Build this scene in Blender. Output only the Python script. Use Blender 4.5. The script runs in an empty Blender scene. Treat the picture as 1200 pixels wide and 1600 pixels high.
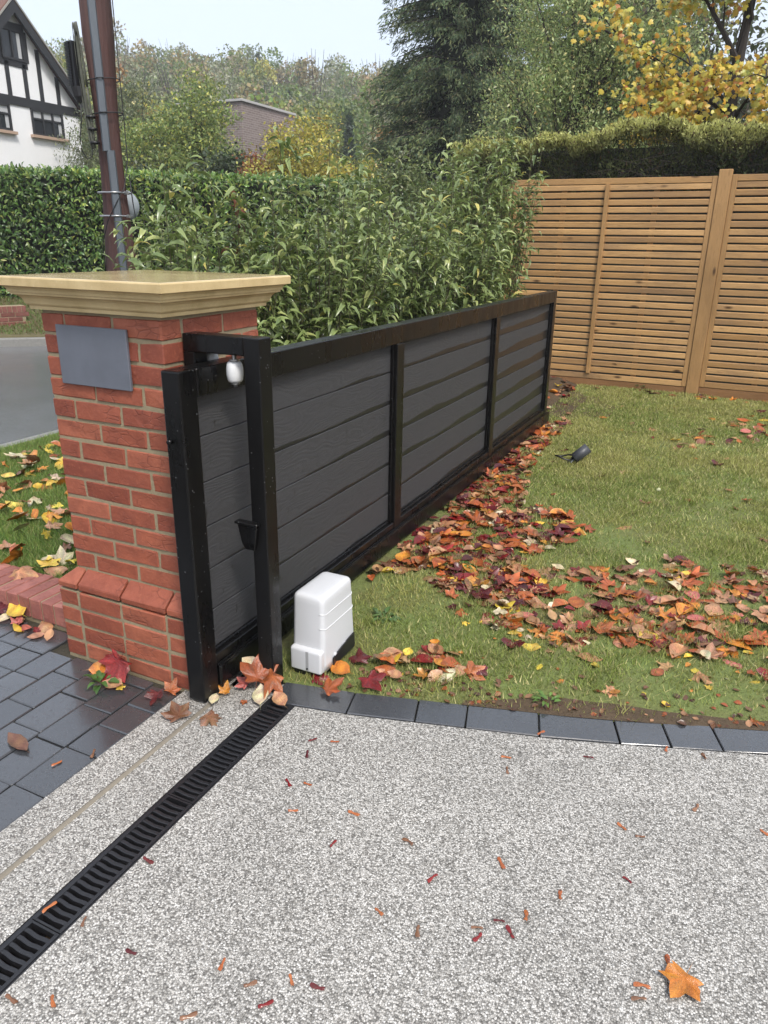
import bpy, bmesh, math, random
import numpy as np
from mathutils import Vector, Matrix, Euler

D = bpy.data
SC = bpy.context.scene
COL = SC.collection
R = math.radians

# ------------------------------------------------------------------ camera
def make_camera():
    pit, roll, yaw = R(20.11), R(0.863), R(25.457)
    fwd = Vector((-math.sin(yaw) * math.cos(pit), math.cos(yaw) * math.cos(pit), -math.sin(pit)))
    r = Vector((math.cos(yaw), math.sin(yaw), 0))
    up = r.cross(fwd)
    r2 = math.cos(roll) * r + math.sin(roll) * up
    u2 = -math.sin(roll) * r + math.cos(roll) * up
    m = Matrix((( r2.x, u2.x, -fwd.x, 0.0), (r2.y, u2.y, -fwd.y, 0.0), (r2.z, u2.z, -fwd.z, 1.65), (0, 0, 0, 1)))
    cd = D.cameras.new('camera')
    cd.sensor_fit = 'VERTICAL'
    cd.sensor_height = 36.0
    cd.lens = 1156.43 / 1600 * 36.0
    cd.clip_start = 0.05
    cd.clip_end = 3000
    co = D.objects.new('camera', cd)
    COL.objects.link(co)
    co.matrix_world = m
    SC.camera = co
make_camera()

# ------------------------------------------------------------------ world: flat white overcast over a weak daylight sky
SUN_EL, SUN_AZ = 52.0, 128.0            # azimuth clockwise from +Y
W = D.worlds.new('World')
SC.world = W
W.use_nodes = True
wn = W.node_tree
wn.nodes.clear()
sky = wn.nodes.new('ShaderNodeTexSky')
sky.sky_type = 'NISHITA'
sky.sun_disc = False
sky.sun_elevation = R(SUN_EL)
sky.sun_rotation = R(SUN_AZ)
sky.air_density = 1.0
sky.dust_density = 4.0
b1 = wn.nodes.new('ShaderNodeBackground')
b1.inputs['Strength'].default_value = 0.05
wn.links.new(sky.outputs[0], b1.inputs['Color'])
b2 = wn.nodes.new('ShaderNodeBackground')          # the cloud sheet
b2.inputs['Color'].default_value = (0.765, 0.82, 0.905, 1)
b2.inputs['Strength'].default_value = 0.49
ad = wn.nodes.new('ShaderNodeAddShader')
wo = wn.nodes.new('ShaderNodeOutputWorld')
wn.links.new(b1.outputs[0], ad.inputs[0])
wn.links.new(b2.outputs[0], ad.inputs[1])
wn.links.new(ad.outputs[0], wo.inputs['Surface'])

sd = D.lights.new('sun', 'SUN')
sd.energy = 1.5
sd.angle = R(11)
sd.color = (1.0, 0.96, 0.9)
so = D.objects.new('sun', sd)
COL.objects.link(so)
az, el = R(SUN_AZ), R(SUN_EL)
sv = Vector((math.sin(az) * math.cos(el), math.cos(az) * math.cos(el), math.sin(el)))
so.rotation_euler = (-sv).to_track_quat('-Z', 'Y').to_euler()
so.location = sv * 60

SC.view_settings.view_transform = 'Standard'
SC.view_settings.look = 'None'
SC.view_settings.exposure = 1.03
SC.view_settings.gamma = 1.0
SC.view_settings.use_curve_mapping = False
SC.render.engine = 'CYCLES'
cy = SC.cycles
cy.use_denoising = True
try:
    cy.denoiser = 'OPENIMAGEDENOISE'
    cy.denoising_input_passes = 'RGB_ALBEDO_NORMAL'
except Exception:
    pass
cy.max_bounces = 6
cy.diffuse_bounces = 3
cy.glossy_bounces = 3
cy.transmission_bounces = 4
cy.transparent_max_bounces = 4
cy.volume_bounces = 0
cy.caustics_reflective = False
cy.caustics_refractive = False
cy.use_adaptive_sampling = True
cy.adaptive_threshold = 0.015
cy.sample_clamp_indirect = 4.0

# ------------------------------------------------------------------ helpers
WM = {}                                   # world matrix of every object built here

def put(name, mesh, mats=None, parent=None, loc=(0, 0, 0), rot=(0, 0, 0), scale=(1, 1, 1), mw=None):
    o = D.objects.new(name, mesh)
    COL.objects.link(o)
    m = mw if mw is not None else Matrix.LocRotScale(Vector(loc), Euler(rot), Vector(scale))
    if parent is not None:
        o.parent = parent
        o.matrix_basis = WM[parent].inverted() @ m
    else:
        o.matrix_basis = m
    WM[o] = m
    if mats is not None and mesh is not None:
        if not isinstance(mats, (list, tuple)):
            mats = [mats]
        if len(mesh.materials) == 0:
            for q in mats:
                mesh.materials.append(q)
        elif mesh.materials[0] is not mats[0]:
            for k, q in enumerate(mats):
                o.material_slots[k].link = 'OBJECT'
                o.material_slots[k].material = q
    return o

def tag(o, label=None, cat=None, group=None, kind=None):
    if label: o['label'] = label
    if cat: o['category'] = cat
    if group: o['group'] = group
    if kind: o['kind'] = kind
    return o

def thing(name, loc, label, cat, group=None, kind=None):
    return tag(put(name, None, loc=loc), label, cat, group, kind)

def bm_mesh(name, bm, smooth=False):
    me = D.meshes.new(name)
    bm.normal_update()
    if smooth:
        for f in bm.faces: f.smooth = True
    bm.to_mesh(me)
    bm.free()
    return me

def box_mesh(name, sx, sy, sz, bev=0.003, seg=1, jit=0.0, seed=0, origin=(0, 0, 0)):
    bm = bmesh.new()
    bmesh.ops.create_cube(bm, size=1)
    for v in bm.verts:
        v.co = Vector((v.co.x * sx, v.co.y * sy, v.co.z * sz))
    if bev > 0:
        bmesh.ops.bevel(bm, geom=bm.edges[:], offset=min(bev, sx * .45, sy * .45, sz * .45), segments=seg, affect='EDGES', profile=0.5)
    rg = random.Random(seed)
    for v in bm.verts:
        if jit: v.co += Vector((rg.uniform(-jit, jit), rg.uniform(-jit, jit), rg.uniform(-jit, jit)))
        v.co += Vector(origin)
    return bm_mesh(name, bm)

def span_box(name, x0, x1, y0, y1, z0, z1, mat, parent=None, bev=0.003, seg=1):
    me = box_mesh(name, x1 - x0, y1 - y0, z1 - z0, bev, seg)
    return put(name, me, mat, parent, loc=((x0 + x1) / 2, (y0 + y1) / 2, (z0 + z1) / 2))

def hull_mesh(name, pts, bev=0.0, seed=0, jit=0.0):
    bm = bmesh.new()
    rg = random.Random(seed)
    vs = [bm.verts.new(Vector(p)) for p in pts]
    bmesh.ops.convex_hull(bm, input=vs)
    bmesh.ops.dissolve_limit(bm, angle_limit=R(2), verts=bm.verts[:], edges=bm.edges[:])
    if bev: bmesh.ops.bevel(bm, geom=bm.edges[:], offset=bev, segments=1, affect='EDGES', profile=0.5)
    if jit:
        for v in bm.verts: v.co += Vector((rg.uniform(-jit, jit) for _ in range(3)))
    bmesh.ops.recalc_face_normals(bm, faces=bm.faces[:])
    return bm_mesh(name, bm)

def np_mesh(name, V, F, col=None, smooth=False):
    V = np.asarray(V, np.float32)
    F = np.asarray(F, np.int32)
    k = F.shape[1]
    me = D.meshes.new(name)
    me.vertices.add(len(V))
    me.vertices.foreach_set('co', V.ravel())
    me.loops.add(F.size)
    me.loops.foreach_set('vertex_index', F.ravel())
    me.polygons.add(len(F))
    me.polygons.foreach_set('loop_start', np.arange(0, F.size, k, dtype=np.int32))
    me.update(calc_edges=True)
    if smooth:
        me.polygons.foreach_set('use_smooth', np.ones(len(F), bool))
    if col is not None:
        c = np.ones((len(V), 4), np.float32)
        c[:, :3] = col
        a = me.color_attributes.new('Col', 'FLOAT_COLOR', 'POINT')
        a.data.foreach_set('color', c.ravel())
    return me

class MB:
    """collects tubes, boxes and sheets into one mesh"""
    def __init__(s): s.V = []; s.F = []; s.n = 0
    def add(s, V, F):
        s.V += [tuple(v) for v in V]
        s.F += [tuple(i + s.n for i in f) for f in F]
        s.n += len(V)
    def tube(s, pts, rad, n=6, cap=True):
        pts = [Vector(p) for p in pts]
        V, F = [], []
        for i, p in enumerate(pts):
            t = (pts[min(i + 1, len(pts) - 1)] - pts[max(i - 1, 0)]).normalized()
            a = t.cross(Vector((0, 0, 1)))
            if a.length < 1e-3: a = Vector((1, 0, 0))
            a.normalize(); b = t.cross(a)
            r = rad[i] if hasattr(rad, '__len__') else rad
            for k in range(n):
                w = 2 * math.pi * k / n
                V.append(p + a * (r * math.cos(w)) + b * (r * math.sin(w)))
        for i in range(len(pts) - 1):
            for k in range(n):
                F.append((i * n + k, i * n + (k + 1) % n, (i + 1) * n + (k + 1) % n, (i + 1) * n + k))
        if cap:
            F.append(tuple(range(n))[::-1]); F.append(tuple((len(pts) - 1) * n + k for k in range(n)))
        s.add(V, F)
    def box(s, x0, x1, y0, y1, z0, z1):
        V = [(x, y, z) for z in (z0, z1) for y in (y0, y1) for x in (x0, x1)]
        s.add(V, [(0, 2, 3, 1), (4, 5, 7, 6), (0, 1, 5, 4), (1, 3, 7, 5), (3, 2, 6, 7), (2, 0, 4, 6)])
    def mesh(s, name, smooth=False):
        me = D.meshes.new(name)
        me.from_pydata(s.V, [], s.F)
        me.update()
        if smooth:
            me.polygons.foreach_set('use_smooth', np.ones(len(me.polygons), bool))
        return me

# -- leaf clouds: a small template copied to N places in one mesh
T_RHOMB = (np.array([[0, 0, 0], [.5, .45, .04], [0, 1, -.1], [-.5, .45, .04]]), np.array([[0, 1, 2, 3]]))
T_FOLD = (np.array([[0, 0, 0], [.5, .38, .10], [0, .40, 0], [-.5, .38, .10], [.36, .74, .02], [0, .76, -.10], [-.36, .74, .02], [0, 1, -.28]]),
          np.array([[0, 1, 2], [0, 2, 3], [1, 4, 5], [1, 5, 2], [2, 5, 6], [2, 6, 3], [4, 7, 5], [5, 7, 6]]))
_ma = [(-.06, 0), (.22, -.06), (.34, .12), (.52, .16), (.40, .40), (.46, .58), (.20, .62), (.12, .80), (0, 1.0)]
_mo = [(0, .02)] + _ma[1:] + [(-x, y) for x, y in _ma[1:-1][::-1]]
T_MAPLE = (np.array([[0, .36, 0]] + [[x * 1.15, y, -.45 * (x * x + (y - .36) ** 2)] for x, y in _mo]),
           np.array([[0, 1 + i, 1 + (i + 1) % len(_mo)] for i in range(len(_mo))]))

def unit(a):
    return a / np.maximum(np.linalg.norm(a, axis=1, keepdims=True), 1e-9)

def cloud(tmpl, P, Dv, Nv, S, Wd, C, shade=None):
    """P base points, Dv leaf direction, Nv rough normal, S length, Wd width/length, C colour"""
    T, F = tmpl
    N = len(P)
    d = unit(Dv)
    s = unit(np.cross(d, Nv) + 1e-6)
    n = np.cross(s, d)
    S = np.broadcast_to(np.asarray(S, float), (N,))[:, None, None]
    Wd = np.broadcast_to(np.asarray(Wd, float), (N,))[:, None, None]
    V = P[:, None, :] + S * (T[None, :, 0:1] * Wd * s[:, None, :] + T[None, :, 1:2] * d[:, None, :] + T[None, :, 2:3] * n[:, None, :])
    Fa = F[None] + (np.arange(N) * len(T))[:, None, None]
    Cv = np.repeat(C, len(T), axis=0)
    return V.reshape(-1, 3), Fa.reshape(-1, F.shape[1]), Cv

def cloud_mesh(name, *a, **k):
    V, F, C = cloud(*a, **k)
    return np_mesh(name, V, F, C)

def rdir(rg, n):
    return unit(rg.normal(size=(n, 3)))

def vnoise(x, y, seed=0):
    """smooth value noise, 0..1"""
    def h(i, j):
        v = np.sin(i * 127.1 + j * 311.7 + seed * 74.7) * 43758.5453
        return v - np.floor(v)
    i, j = np.floor(x), np.floor(y)
    fx, fy = x - i, y - j
    fx, fy = fx * fx * (3 - 2 * fx), fy * fy * (3 - 2 * fy)
    return (h(i, j) * (1 - fx) + h(i + 1, j) * fx) * (1 - fy) + (h(i, j + 1) * (1 - fx) + h(i + 1, j + 1) * fx) * fy

def fbm(x, y, seed=0, o=4):
    r, a = 0, .5
    for k in range(o):
        r = r + a * vnoise(x * 2 ** k, y * 2 ** k, seed + k)
        a *= .5
    return r / (1 - .5 ** o)

def inside(px, py, poly):
    r = np.zeros(len(px), bool)
    q = len(poly)
    for i in range(q):
        x1, y1 = poly[i]; x2, y2 = poly[(i + 1) % q]
        c = ((y1 > py) != (y2 > py)) & (px < (x2 - x1) * (py - y1) / (y2 - y1 + 1e-12) + x1)
        r ^= c
    return r

def pick(rg, cols, n, jit=.12):
    """random colours from a weighted list [(w, (r,g,b))]"""
    w = np.array([c[0] for c in cols], float); w /= w.sum()
    c = np.array([c[1] for c in cols])[rg.choice(len(cols), n, p=w)]
    return c * (1 + rg.uniform(-jit, jit, (n, 1))) * (1 + rg.uniform(-jit / 2, jit / 2, (n, 3)))

# ------------------------------------------------------------------ materials
class NM:
    def __init__(s, name):
        s.m = D.materials.new(name)
        s.m.use_nodes = True
        s.t = s.m.node_tree
        s.t.nodes.clear()
        s.out = s.t.nodes.new('ShaderNodeOutputMaterial')
    def n(s, typ, ins=None, **props):
        nd = s.t.nodes.new('ShaderNode' + typ)
        for k, v in props.items(): setattr(nd, k, v)
        for k, v in (ins or {}).items(): s.set(nd.inputs[k], v)
        return nd
    def set(s, sock, v):
        if isinstance(v, bpy.types.NodeSocket): s.t.links.new(v, sock)
        elif isinstance(v, (tuple, list)) and sock.type == 'RGBA': sock.default_value = tuple(v) + ((1,) if len(v) == 3 else ())
        else: sock.default_value = v
    def mix(s, fac, a, b, blend='MIX'):
        nd = s.t.nodes.new('ShaderNodeMix'); nd.data_type = 'RGBA'; nd.blend_type = blend
        s.set(nd.inputs[0], fac); s.set(nd.inputs[6], a); s.set(nd.inputs[7], b)
        return nd.outputs[2]
    def math(s, op, a, b=0.0, c=None, clamp=False):
        nd = s.t.nodes.new('ShaderNodeMath'); nd.operation = op; nd.use_clamp = clamp
        s.set(nd.inputs[0], a); s.set(nd.inputs[1], b)
        if c is not None: s.set(nd.inputs[2], c)
        return nd.outputs[0]
    def ramp(s, fac, stops, interp='LINEAR'):
        nd = s.t.nodes.new('ShaderNodeValToRGB'); nd.color_ramp.interpolation = interp
        e = nd.color_ramp.elements
        while len(e) < len(stops): e.new(.5)
        for q, (p, c) in zip(e, stops):
            q.position = p
            q.color = (c, c, c, 1) if isinstance(c, (int, float)) else tuple(c) + (1,)
        s.set(nd.inputs[0], fac)
        return nd.outputs[0]
    def coord(s, scale=(1, 1, 1), rnd=True, which='Object'):
        tc = s.n('TexCoord')
        v = tc.outputs[which]
        if rnd:
            oi = s.n('ObjectInfo')
            mu = s.math('MULTIPLY', oi.outputs['Random'], 57.0)
            v = s.n('VectorMath', {0: v, 1: mu}, operation='ADD').outputs[0]
        return s.n('Mapping', {'Vector': v, 'Scale': scale}).outputs[0]
    def rand(s): return s.n('ObjectInfo').outputs['Random']
    def noise(s, vec, scale, detail=4, rough=.55, dist=0.0):
        nd = s.n('TexNoise', {'Vector': vec, 'Scale': scale, 'Detail': detail, 'Roughness': rough, 'Distortion': dist})
        return nd.outputs['Fac']
    def bump(s, h, strength=.3, dist=.01, normal=None):
        nd = s.n('Bump', {'Height': h, 'Strength': strength, 'Distance': dist})
        if normal is not None: s.set(nd.inputs['Normal'], normal)
        return nd.outputs[0]
    def pbr(s, col, rough=.5, normal=None, metal=0.0, spec=.5, coat=0.0):
        p = s.n('BsdfPrincipled', {'Base Color': col, 'Roughness': rough, 'Metallic': metal, 'Specular IOR Level': spec, 'Coat Weight': coat, 'Coat Roughness': .15})
        if normal is not None: s.set(p.inputs['Normal'], normal)
        s.t.links.new(p.outputs[0], s.out.inputs['Surface'])
        return p
    def done(s): return s.m

def m_brick(name, a, b, c):
    k = NM(name); v = k.coord()
    base = k.ramp(k.rand(), [(0, a), (.55, b), (1, c)])
    n1 = k.noise(v, 14, 5, .6)
    col = k.mix(k.ramp(n1, [(.35, 0.0), (.7, .55)]), base, (a[0] * .62, a[1] * .6, a[2] * .65))
    n2 = k.noise(v, 75, 4, .65)
    col = k.mix(k.ramp(n2, [(.55, 0.0), (.75, .35)]), col, (c[0] * 1.2, c[1] * 1.35, c[2] * 1.3))
    vs = k.coord((1, 1, 2.2))
    cr = k.n('TexVoronoi', {'Vector': vs, 'Scale': 16.0, 'Randomness': 1.0}, feature='DISTANCE_TO_EDGE').outputs['Distance']
    crk = k.ramp(cr, [(0, 0.0), (.06, 1.0)])
    msk = k.ramp(k.noise(v, 9, 2), [(.5, 1.0), (.62, 0.0)])
    h = k.math('MAXIMUM', crk, msk)
    b1_ = k.bump(h, .5, .003)
    b2_ = k.bump(n2, .55, .004, b1_)
    b3_ = k.bump(n1, .35, .006, b2_)
    col = k.mix(k.math('MULTIPLY', k.math('SUBTRACT', 1.0, h), .35), col, (a[0] * .35, a[1] * .35, a[2] * .4))
    k.pbr(col, k.ramp(n1, [(.3, .5), (.7, .75)]), b3_)
    return k.done()

def m_simple(name, col, rough=.5, metal=0.0, var=.15, scale=20, bump=.15, bdist=.003, spec=.5, coat=0.0, stretch=(1, 1, 1)):
    k = NM(name); v = k.coord(stretch)
    n1 = k.noise(v, scale, 5, .6)
    c = k.mix(n1, tuple(x * (1 - var) for x in col), tuple(min(x * (1 + var), 1) for x in col))
    k.pbr(c, rough, k.bump(n1, bump, bdist), metal, spec, coat)
    return k.done()

def m_powder():
    k = NM('black_powder_coat'); v = k.coord()
    n1 = k.noise(v, 600, 2, .5)
    vo = k.n('TexVoronoi', {'Vector': v, 'Scale': 42.0}, feature='F1').outputs['Distance']
    rd = k.n('TexVoronoi', {'Vector': v, 'Scale': 42.0}, feature='F1').outputs['Color']
    on = k.math('GREATER_THAN', k.n('SeparateColor', {'Color': rd}).outputs[0], .72)
    drop = k.math('MULTIPLY', k.ramp(vo, [(.06, 1.0), (.13, 0.0)]), on)
    n2 = k.noise(k.coord((1, 1, .25)), 9, 4, .6)
    rough = k.ramp(n2, [(.3, .2), (.7, .42)])
    col = k.mix(drop, k.mix(n2, (.003, .003, .0035), (.007, .0066, .0066)), (.10, .105, .11))
    nb = k.bump(drop, .8, .003, k.bump(n1, .06, .001))
    k.pbr(col, rough, nb, 0, .32)
    return k.done()

def m_board():
    """dark composite board, brushed grain along Y, rain water held along its lower edge"""
    k = NM('charcoal_composite_board')
    tc = k.n('TexCoord')
    sx = k.n('SeparateXYZ', {0: tc.outputs['Object']})
    rnd = k.math('MULTIPLY', k.rand(), 40.0)
    gv = k.n('CombineXYZ', {0: rnd, 1: k.math('MULTIPLY', sx.outputs[1], 3.2), 2: k.math('MULTIPLY', sx.outputs[2], 26.0)}).outputs[0]
    warp = k.n('TexNoise', {'Vector': k.n('CombineXYZ', {0: rnd, 1: k.math('MULTIPLY', sx.outputs[1], 2.4), 2: k.math('MULTIPLY', sx.outputs[2], 8.0)}).outputs[0], 'Scale': 1.0, 'Detail': 2.0}).outputs['Fac']
    wv = k.math('FRACT', k.math('MULTIPLY', k.math('ADD', k.math('MULTIPLY', sx.outputs[2], 4.0), warp), 13.0))
    ring = k.math('ABSOLUTE', k.math('SUBTRACT', wv, .5))
    fine = k.noise(gv, 6, 4, .65)
    g = k.math('ADD', k.math('MULTIPLY', ring, 1.2), k.math('MULTIPLY', fine, .8))
    dry = k.mix(fine, (.036, .036, .038), (.058, .058, .061))
    dry = k.mix(k.ramp(ring, [(0, .22), (.12, 0.0)]), dry, (.02, .02, .021))
    # wet edge
    wy = k.n('CombineXYZ', {0: rnd, 1: k.math('MULTIPLY', sx.outputs[1], 2.0), 2: 0.0}).outputs[0]
    a = k.n('TexNoise', {'Vector': wy, 'Scale': 1.0, 'Detail': 2.0, 'Roughness': .5}).outputs['Fac']
    geo = k.n('SeparateXYZ', {0: k.n('NewGeometry').outputs['Position']})
    far = k.ramp(k.math('MULTIPLY', k.math('SUBTRACT', geo.outputs[1], 2.0), .2), [(0, .002), (.3, .022), (.6, .040), (1, .080)])
    ragged = k.math('MULTIPLY', k.math('SUBTRACT', k.noise(gv, 1.6, 5, .7), .5), .012)
    hgt = k.math('ADD', k.math('ADD', k.math('MULTIPLY', k.math('SUBTRACT', a, .52), .06), far), ragged)
    wet = k.math('GREATER_THAN', hgt, k.math('ADD', sx.outputs[2], .083))
    drips = k.noise(k.n('CombineXYZ', {0: rnd, 1: k.math('MULTIPLY', sx.outputs[1], 60.0), 2: k.math('MULTIPLY', sx.outputs[2], 14.0)}).outputs[0], 1.0, 2, .5)
    wet2 = k.math('MAXIMUM', wet, k.math('MULTIPLY', k.math('GREATER_THAN', drips, .70), .8))
    col = k.mix(wet2, dry, (.016, .0158, .016))
    nb = k.bump(g, k.math('SUBTRACT', .42, k.math('MULTIPLY', wet2, .32)), .0022)
    k.pbr(col, k.math('SUBTRACT', .62, k.math('MULTIPLY', wet2, .30)), nb, 0, .35)
    return k.done()

def m_resin():
    k = NM('resin_bound_gravel')
    tc = k.n('TexCoord')
    v = tc.outputs['Object']
    vo = k.n('TexVoronoi', {'Vector': v, 'Scale': 220.0, 'Randomness': 1.0}, feature='F1')
    r = k.n('SeparateColor', {'Color': vo.outputs['Color']})
    stone = k.ramp(r.outputs[0], [(0, (.12, .112, .10)), (.14, (.20, .19, .172)), (.34, (.345, .33, .30)), (.6, (.485, .467, .43)), (.84, (.64, .62, .577)), (1, (.78, .76, .715))])
    tint = k.mix(k.math('MULTIPLY', r.outputs[1], .16), stone, (.55, .47, .36), 'MULTIPLY')
    broad = k.noise(v, 2.2, 4, .6)
    tint = k.mix(1.0, tint, k.ramp(broad, [(.32, .84), (.66, 1.0)]), 'MULTIPLY')
    gap = k.ramp(vo.outputs['Distance'], [(.45, 0.0), (.75, .6)])
    col = k.mix(gap, tint, (.10, .095, .085))
    mic = k.noise(v, 900, 2, .5)
    hh = k.math('SUBTRACT', 1.0, k.math('POWER', vo.outputs['Distance'], 2.0))
    tilt = k.math('MULTIPLY', r.outputs[2], .5)
    h = k.math('ADD', hh, tilt)
    nb = k.bump(h, .75, .003)
    k.pbr(col, k.ramp(r.outputs[1], [(0, .28), (1, .6)]), nb, 0, .5)
    return k.done()

def m_paver():
    k = NM('charcoal_paver'); v = k.coord()
    n1 = k.noise(v, 6, 4, .6); n2 = k.noise(v, 220, 3, .6)
    pits = k.ramp(k.noise(v, 110, 2, .5), [(.62, 1.0), (.70, 0.0)])
    base = k.mix(k.rand(), (.034, .037, .042), (.060, .063, .069))
    col = k.mix(n1, base, (.045, .047, .051))
    col = k.mix(k.ramp(n2, [(.60, 0.0), (.72, .5)]), col, (.14, .14, .14))
    nb = k.bump(pits, .5, .002, k.bump(n2, .25, .0015, k.bump(n1, .4, .004)))
    k.pbr(col, k.ramp(n1, [(.3, .16), (.7, .32)]), nb, 0, .6, 1.0)
    return k.done()

def m_asphalt():
    k = NM('wet_asphalt'); v = k.coord(rnd=False)
    n1 = k.noise(v, .9, 5, .6); n2 = k.noise(v, 130, 3, .7)
    col = k.mix(n2, (.10, .102, .106), (.17, .172, .178))
    k.pbr(col, k.ramp(n1, [(.35, .14), (.65, .26)]), k.bump(n2, .22, .003, k.bump(n1, .1, .02)), 0, .8)
    return k.done()

def m_soil(name='soil', a=(.055, .036, .022), b=(.12, .085, .05), rough=.8):
    k = NM(name); v = k.coord(rnd=False)
    n1 = k.noise(v, 5, 5, .65); n2 = k.noise(v, 60, 4, .7)
    col = k.mix(n1, a, b)
    col = k.mix(k.ramp(n2, [(.5, 0.0), (.8, .7)]), col, tuple(x * .4 for x in a))
    k.pbr(col, rough, k.bump(n2, .8, .012, k.bump(n1, .5, .03)), 0, .3)
    return k.done()

def m_moss():
    k = NM('lawn_thatch'); v = k.coord(rnd=False)
    n1 = k.noise(v, 2.3, 5, .65); n2 = k.noise(v, 55, 4, .7)
    col = k.ramp(n1, [(.26, (.13, .10, .055)), (.40, (.155, .165, .058)), (.58, (.16, .20, .062)), (.75, (.13, .19, .05))])
    col = k.mix(k.ramp(n2, [(.5, 0.0), (.85, .7)]), col, (.03, .03, .012))
    k.pbr(col, .8, k.bump(n2, .9, .015), 0, .25)
    return k.done()

def m_coping():
    k = NM('cast_stone_coping'); v = k.coord(rnd=False)
    n1 = k.noise(v, 7, 5, .6); n2 = k.noise(v, 160, 3, .6)
    st = k.noise(k.coord((9, 9, 3.0), rnd=False), 1.6, 4, .6)
    col = k.mix(k.ramp(n1, [(.3, 0.0), (.7, 1.0)]), (.49, .365, .175), (.66, .515, .275))
    col = k.mix(k.ramp(st, [(.56, 0.0), (.72, .30)]), col, (.36, .25, .11))
    col = k.mix(k.ramp(n2, [(.62, 0.0), (.72, .4)]), col, (.68, .58, .40))
    geo = k.n('SeparateXYZ', {0: k.n('NewGeometry').outputs['Normal']})
    top = k.ramp(geo.outputs[2], [(.8, 0.0), (.97, 1.0)])
    rough = k.mix(top, (.55, .55, .55), (.09, .09, .09))
    k.pbr(col, rough, k.bump(n2, .4, .0015), 0, .5)
    return k.done()

def m_wood(name, a, b, axis=0, knots=True, rough=.55, grey=None):
    k = NM(name)
    tc = k.n('TexCoord'); rnd = k.math('MULTIPLY', k.rand(), 71.0)
    s = [38.0, 38.0, 38.0]; s[axis] = 1.6
    v = k.n('Mapping', {'Vector': k.n('VectorMath', {0: tc.outputs['Object'], 1: rnd}, operation='ADD').outputs[0], 'Scale': tuple(s)}).outputs[0]
    n1 = k.noise(v, 1.0, 4, .55, .6)
    rings = k.math('FRACT', k.math('MULTIPLY', n1, 7.0))
    s2 = [3.0, 3.0, 3.0]; s2[axis] = .9
    v2 = k.n('Mapping', {'Vector': k.n('VectorMath', {0: tc.outputs['Object'], 1: rnd}, operation='ADD').outputs[0], 'Scale': tuple(s2)}).outputs[0]
    n2 = k.noise(v2, 1.0, 4, .6)
    col = k.mix(k.rand(), a, b)
    col = k.mix(k.ramp(rings, [(.0, .0), (.75, .10), (.95, .55), (1, .1)]), col, tuple(x * .42 for x in a))
    col = k.mix(k.ramp(n2, [(.42, 0.0), (.72, .75)]), col, grey or tuple(x * .6 for x in a))
    if knots:
        s3 = [12.0, 12.0, 12.0]; s3[axis] = 4.2
        v3 = k.n('Mapping', {'Vector': k.n('VectorMath', {0: tc.outputs['Object'], 1: rnd}, operation='ADD').outputs[0], 'Scale': tuple(s3)}).outputs[0]
        vo = k.n('TexVoronoi', {'Vector': v3, 'Scale': 1.0}, feature='F1')
        on = k.math('GREATER_THAN', k.n('SeparateColor', {'Color': vo.outputs['Color']}).outputs[0], .80)
        kn = k.math('MULTIPLY', k.ramp(vo.outputs['Distance'], [(.10, 1.0), (.26, 0.0)]), on)
        col = k.mix(kn, col, (.075, .035, .012))
    k.pbr(col, rough, k.bump(n1, .25, .003), 0, .4)
    return k.done()

def m_leaf(name, rough=.4, trans=.25, spec=.5, bump=0.0, var=.2):
    """colour from the mesh attribute Col"""
    k = NM(name)
    c = k.n('Attribute', attribute_name='Col').outputs['Color']
    p = k.n('BsdfPrincipled', {'Base Color': c, 'Roughness': rough, 'Specular IOR Level': spec})
    t = k.n('BsdfTranslucent', {'Color': c})
    ms = k.n('MixShader', {0: trans, 1: p.outputs[0], 2: t.outputs[0]})
    k.t.links.new(ms.outputs[0], k.out.inputs['Surface'])
    return k.done()

def m_fallen(name, a, b, spot=(.05, .02, .012), rough=.24):
    k = NM(name); v = k.coord()
    at = k.n('Attribute', attribute_name='Col').outputs['Color']
    n1 = k.noise(v, 16, 4, .6); n2 = k.noise(v, 60, 3, .6)
    col = k.mix(k.rand(), a, b)
    col = k.mix(k.ramp(n1, [(.42, 0.0), (.72, .65)]), col, tuple(x * .5 for x in a))
    col = k.mix(k.ramp(n2, [(.58, 0.0), (.70, .85)]), col, spot)
    col = k.mix(1.0, col, at, 'MULTIPLY')
    p = k.n('BsdfPrincipled', {'Base Color': col, 'Roughness': rough, 'Specular IOR Level': .5})
    k.set(p.inputs['Normal'], k.bump(n1, .4, .006))
    k.t.links.new(p.outputs[0], k.out.inputs['Surface'])
    return k.done()

M = {}
M['brick'] = m_brick('red_brick', (.235, .058, .032), (.325, .090, .047), (.40, .125, .068))
M['brick_pale'] = m_brick('wall_brick', (.25, .085, .066), (.33, .12, .095), (.40, .16, .125))
M['brick_far'] = m_brick('old_brick', (.16, .055, .04), (.22, .08, .06), (.26, .10, .08))
M['mortar'] = m_simple('lime_mortar', (.275, .225, .14), .85, var=.3, scale=60, bump=.6, bdist=.004)
M['coping'] = m_coping()
M['powder'] = m_powder()
M['board'] = m_board()
M['resin'] = m_resin()
M['paver'] = m_paver()
M['asphalt'] = m_asphalt()
M['soil'] = m_soil()
M['joint'] = m_soil('joint_sand', (.035, .030, .022), (.075, .066, .045))
M['moss'] = m_moss()
M['white_plastic'] = m_simple('white_plastic', (.60, .61, .625), .28, var=.03, scale=8, bump=.02)
M['white_nylon'] = m_simple('white_nylon', (.68, .69, .69), .4, var=.05)
M['black_plastic'] = m_simple('black_plastic', (.012, .012, .014), .35, var=.2)
M['cast_iron'] = m_simple('black_grating', (.016, .016, .018), .36, var=.35, scale=60, bump=.3, bdist=.001)
M['steel'] = m_simple('steel', (.42, .42, .42), .35, metal=.9, var=.1)
M['galv'] = m_simple('galvanised_metal', (.105, .122, .14), .5, metal=.35, var=.25, scale=14, stretch=(1, 1, .3))
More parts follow.
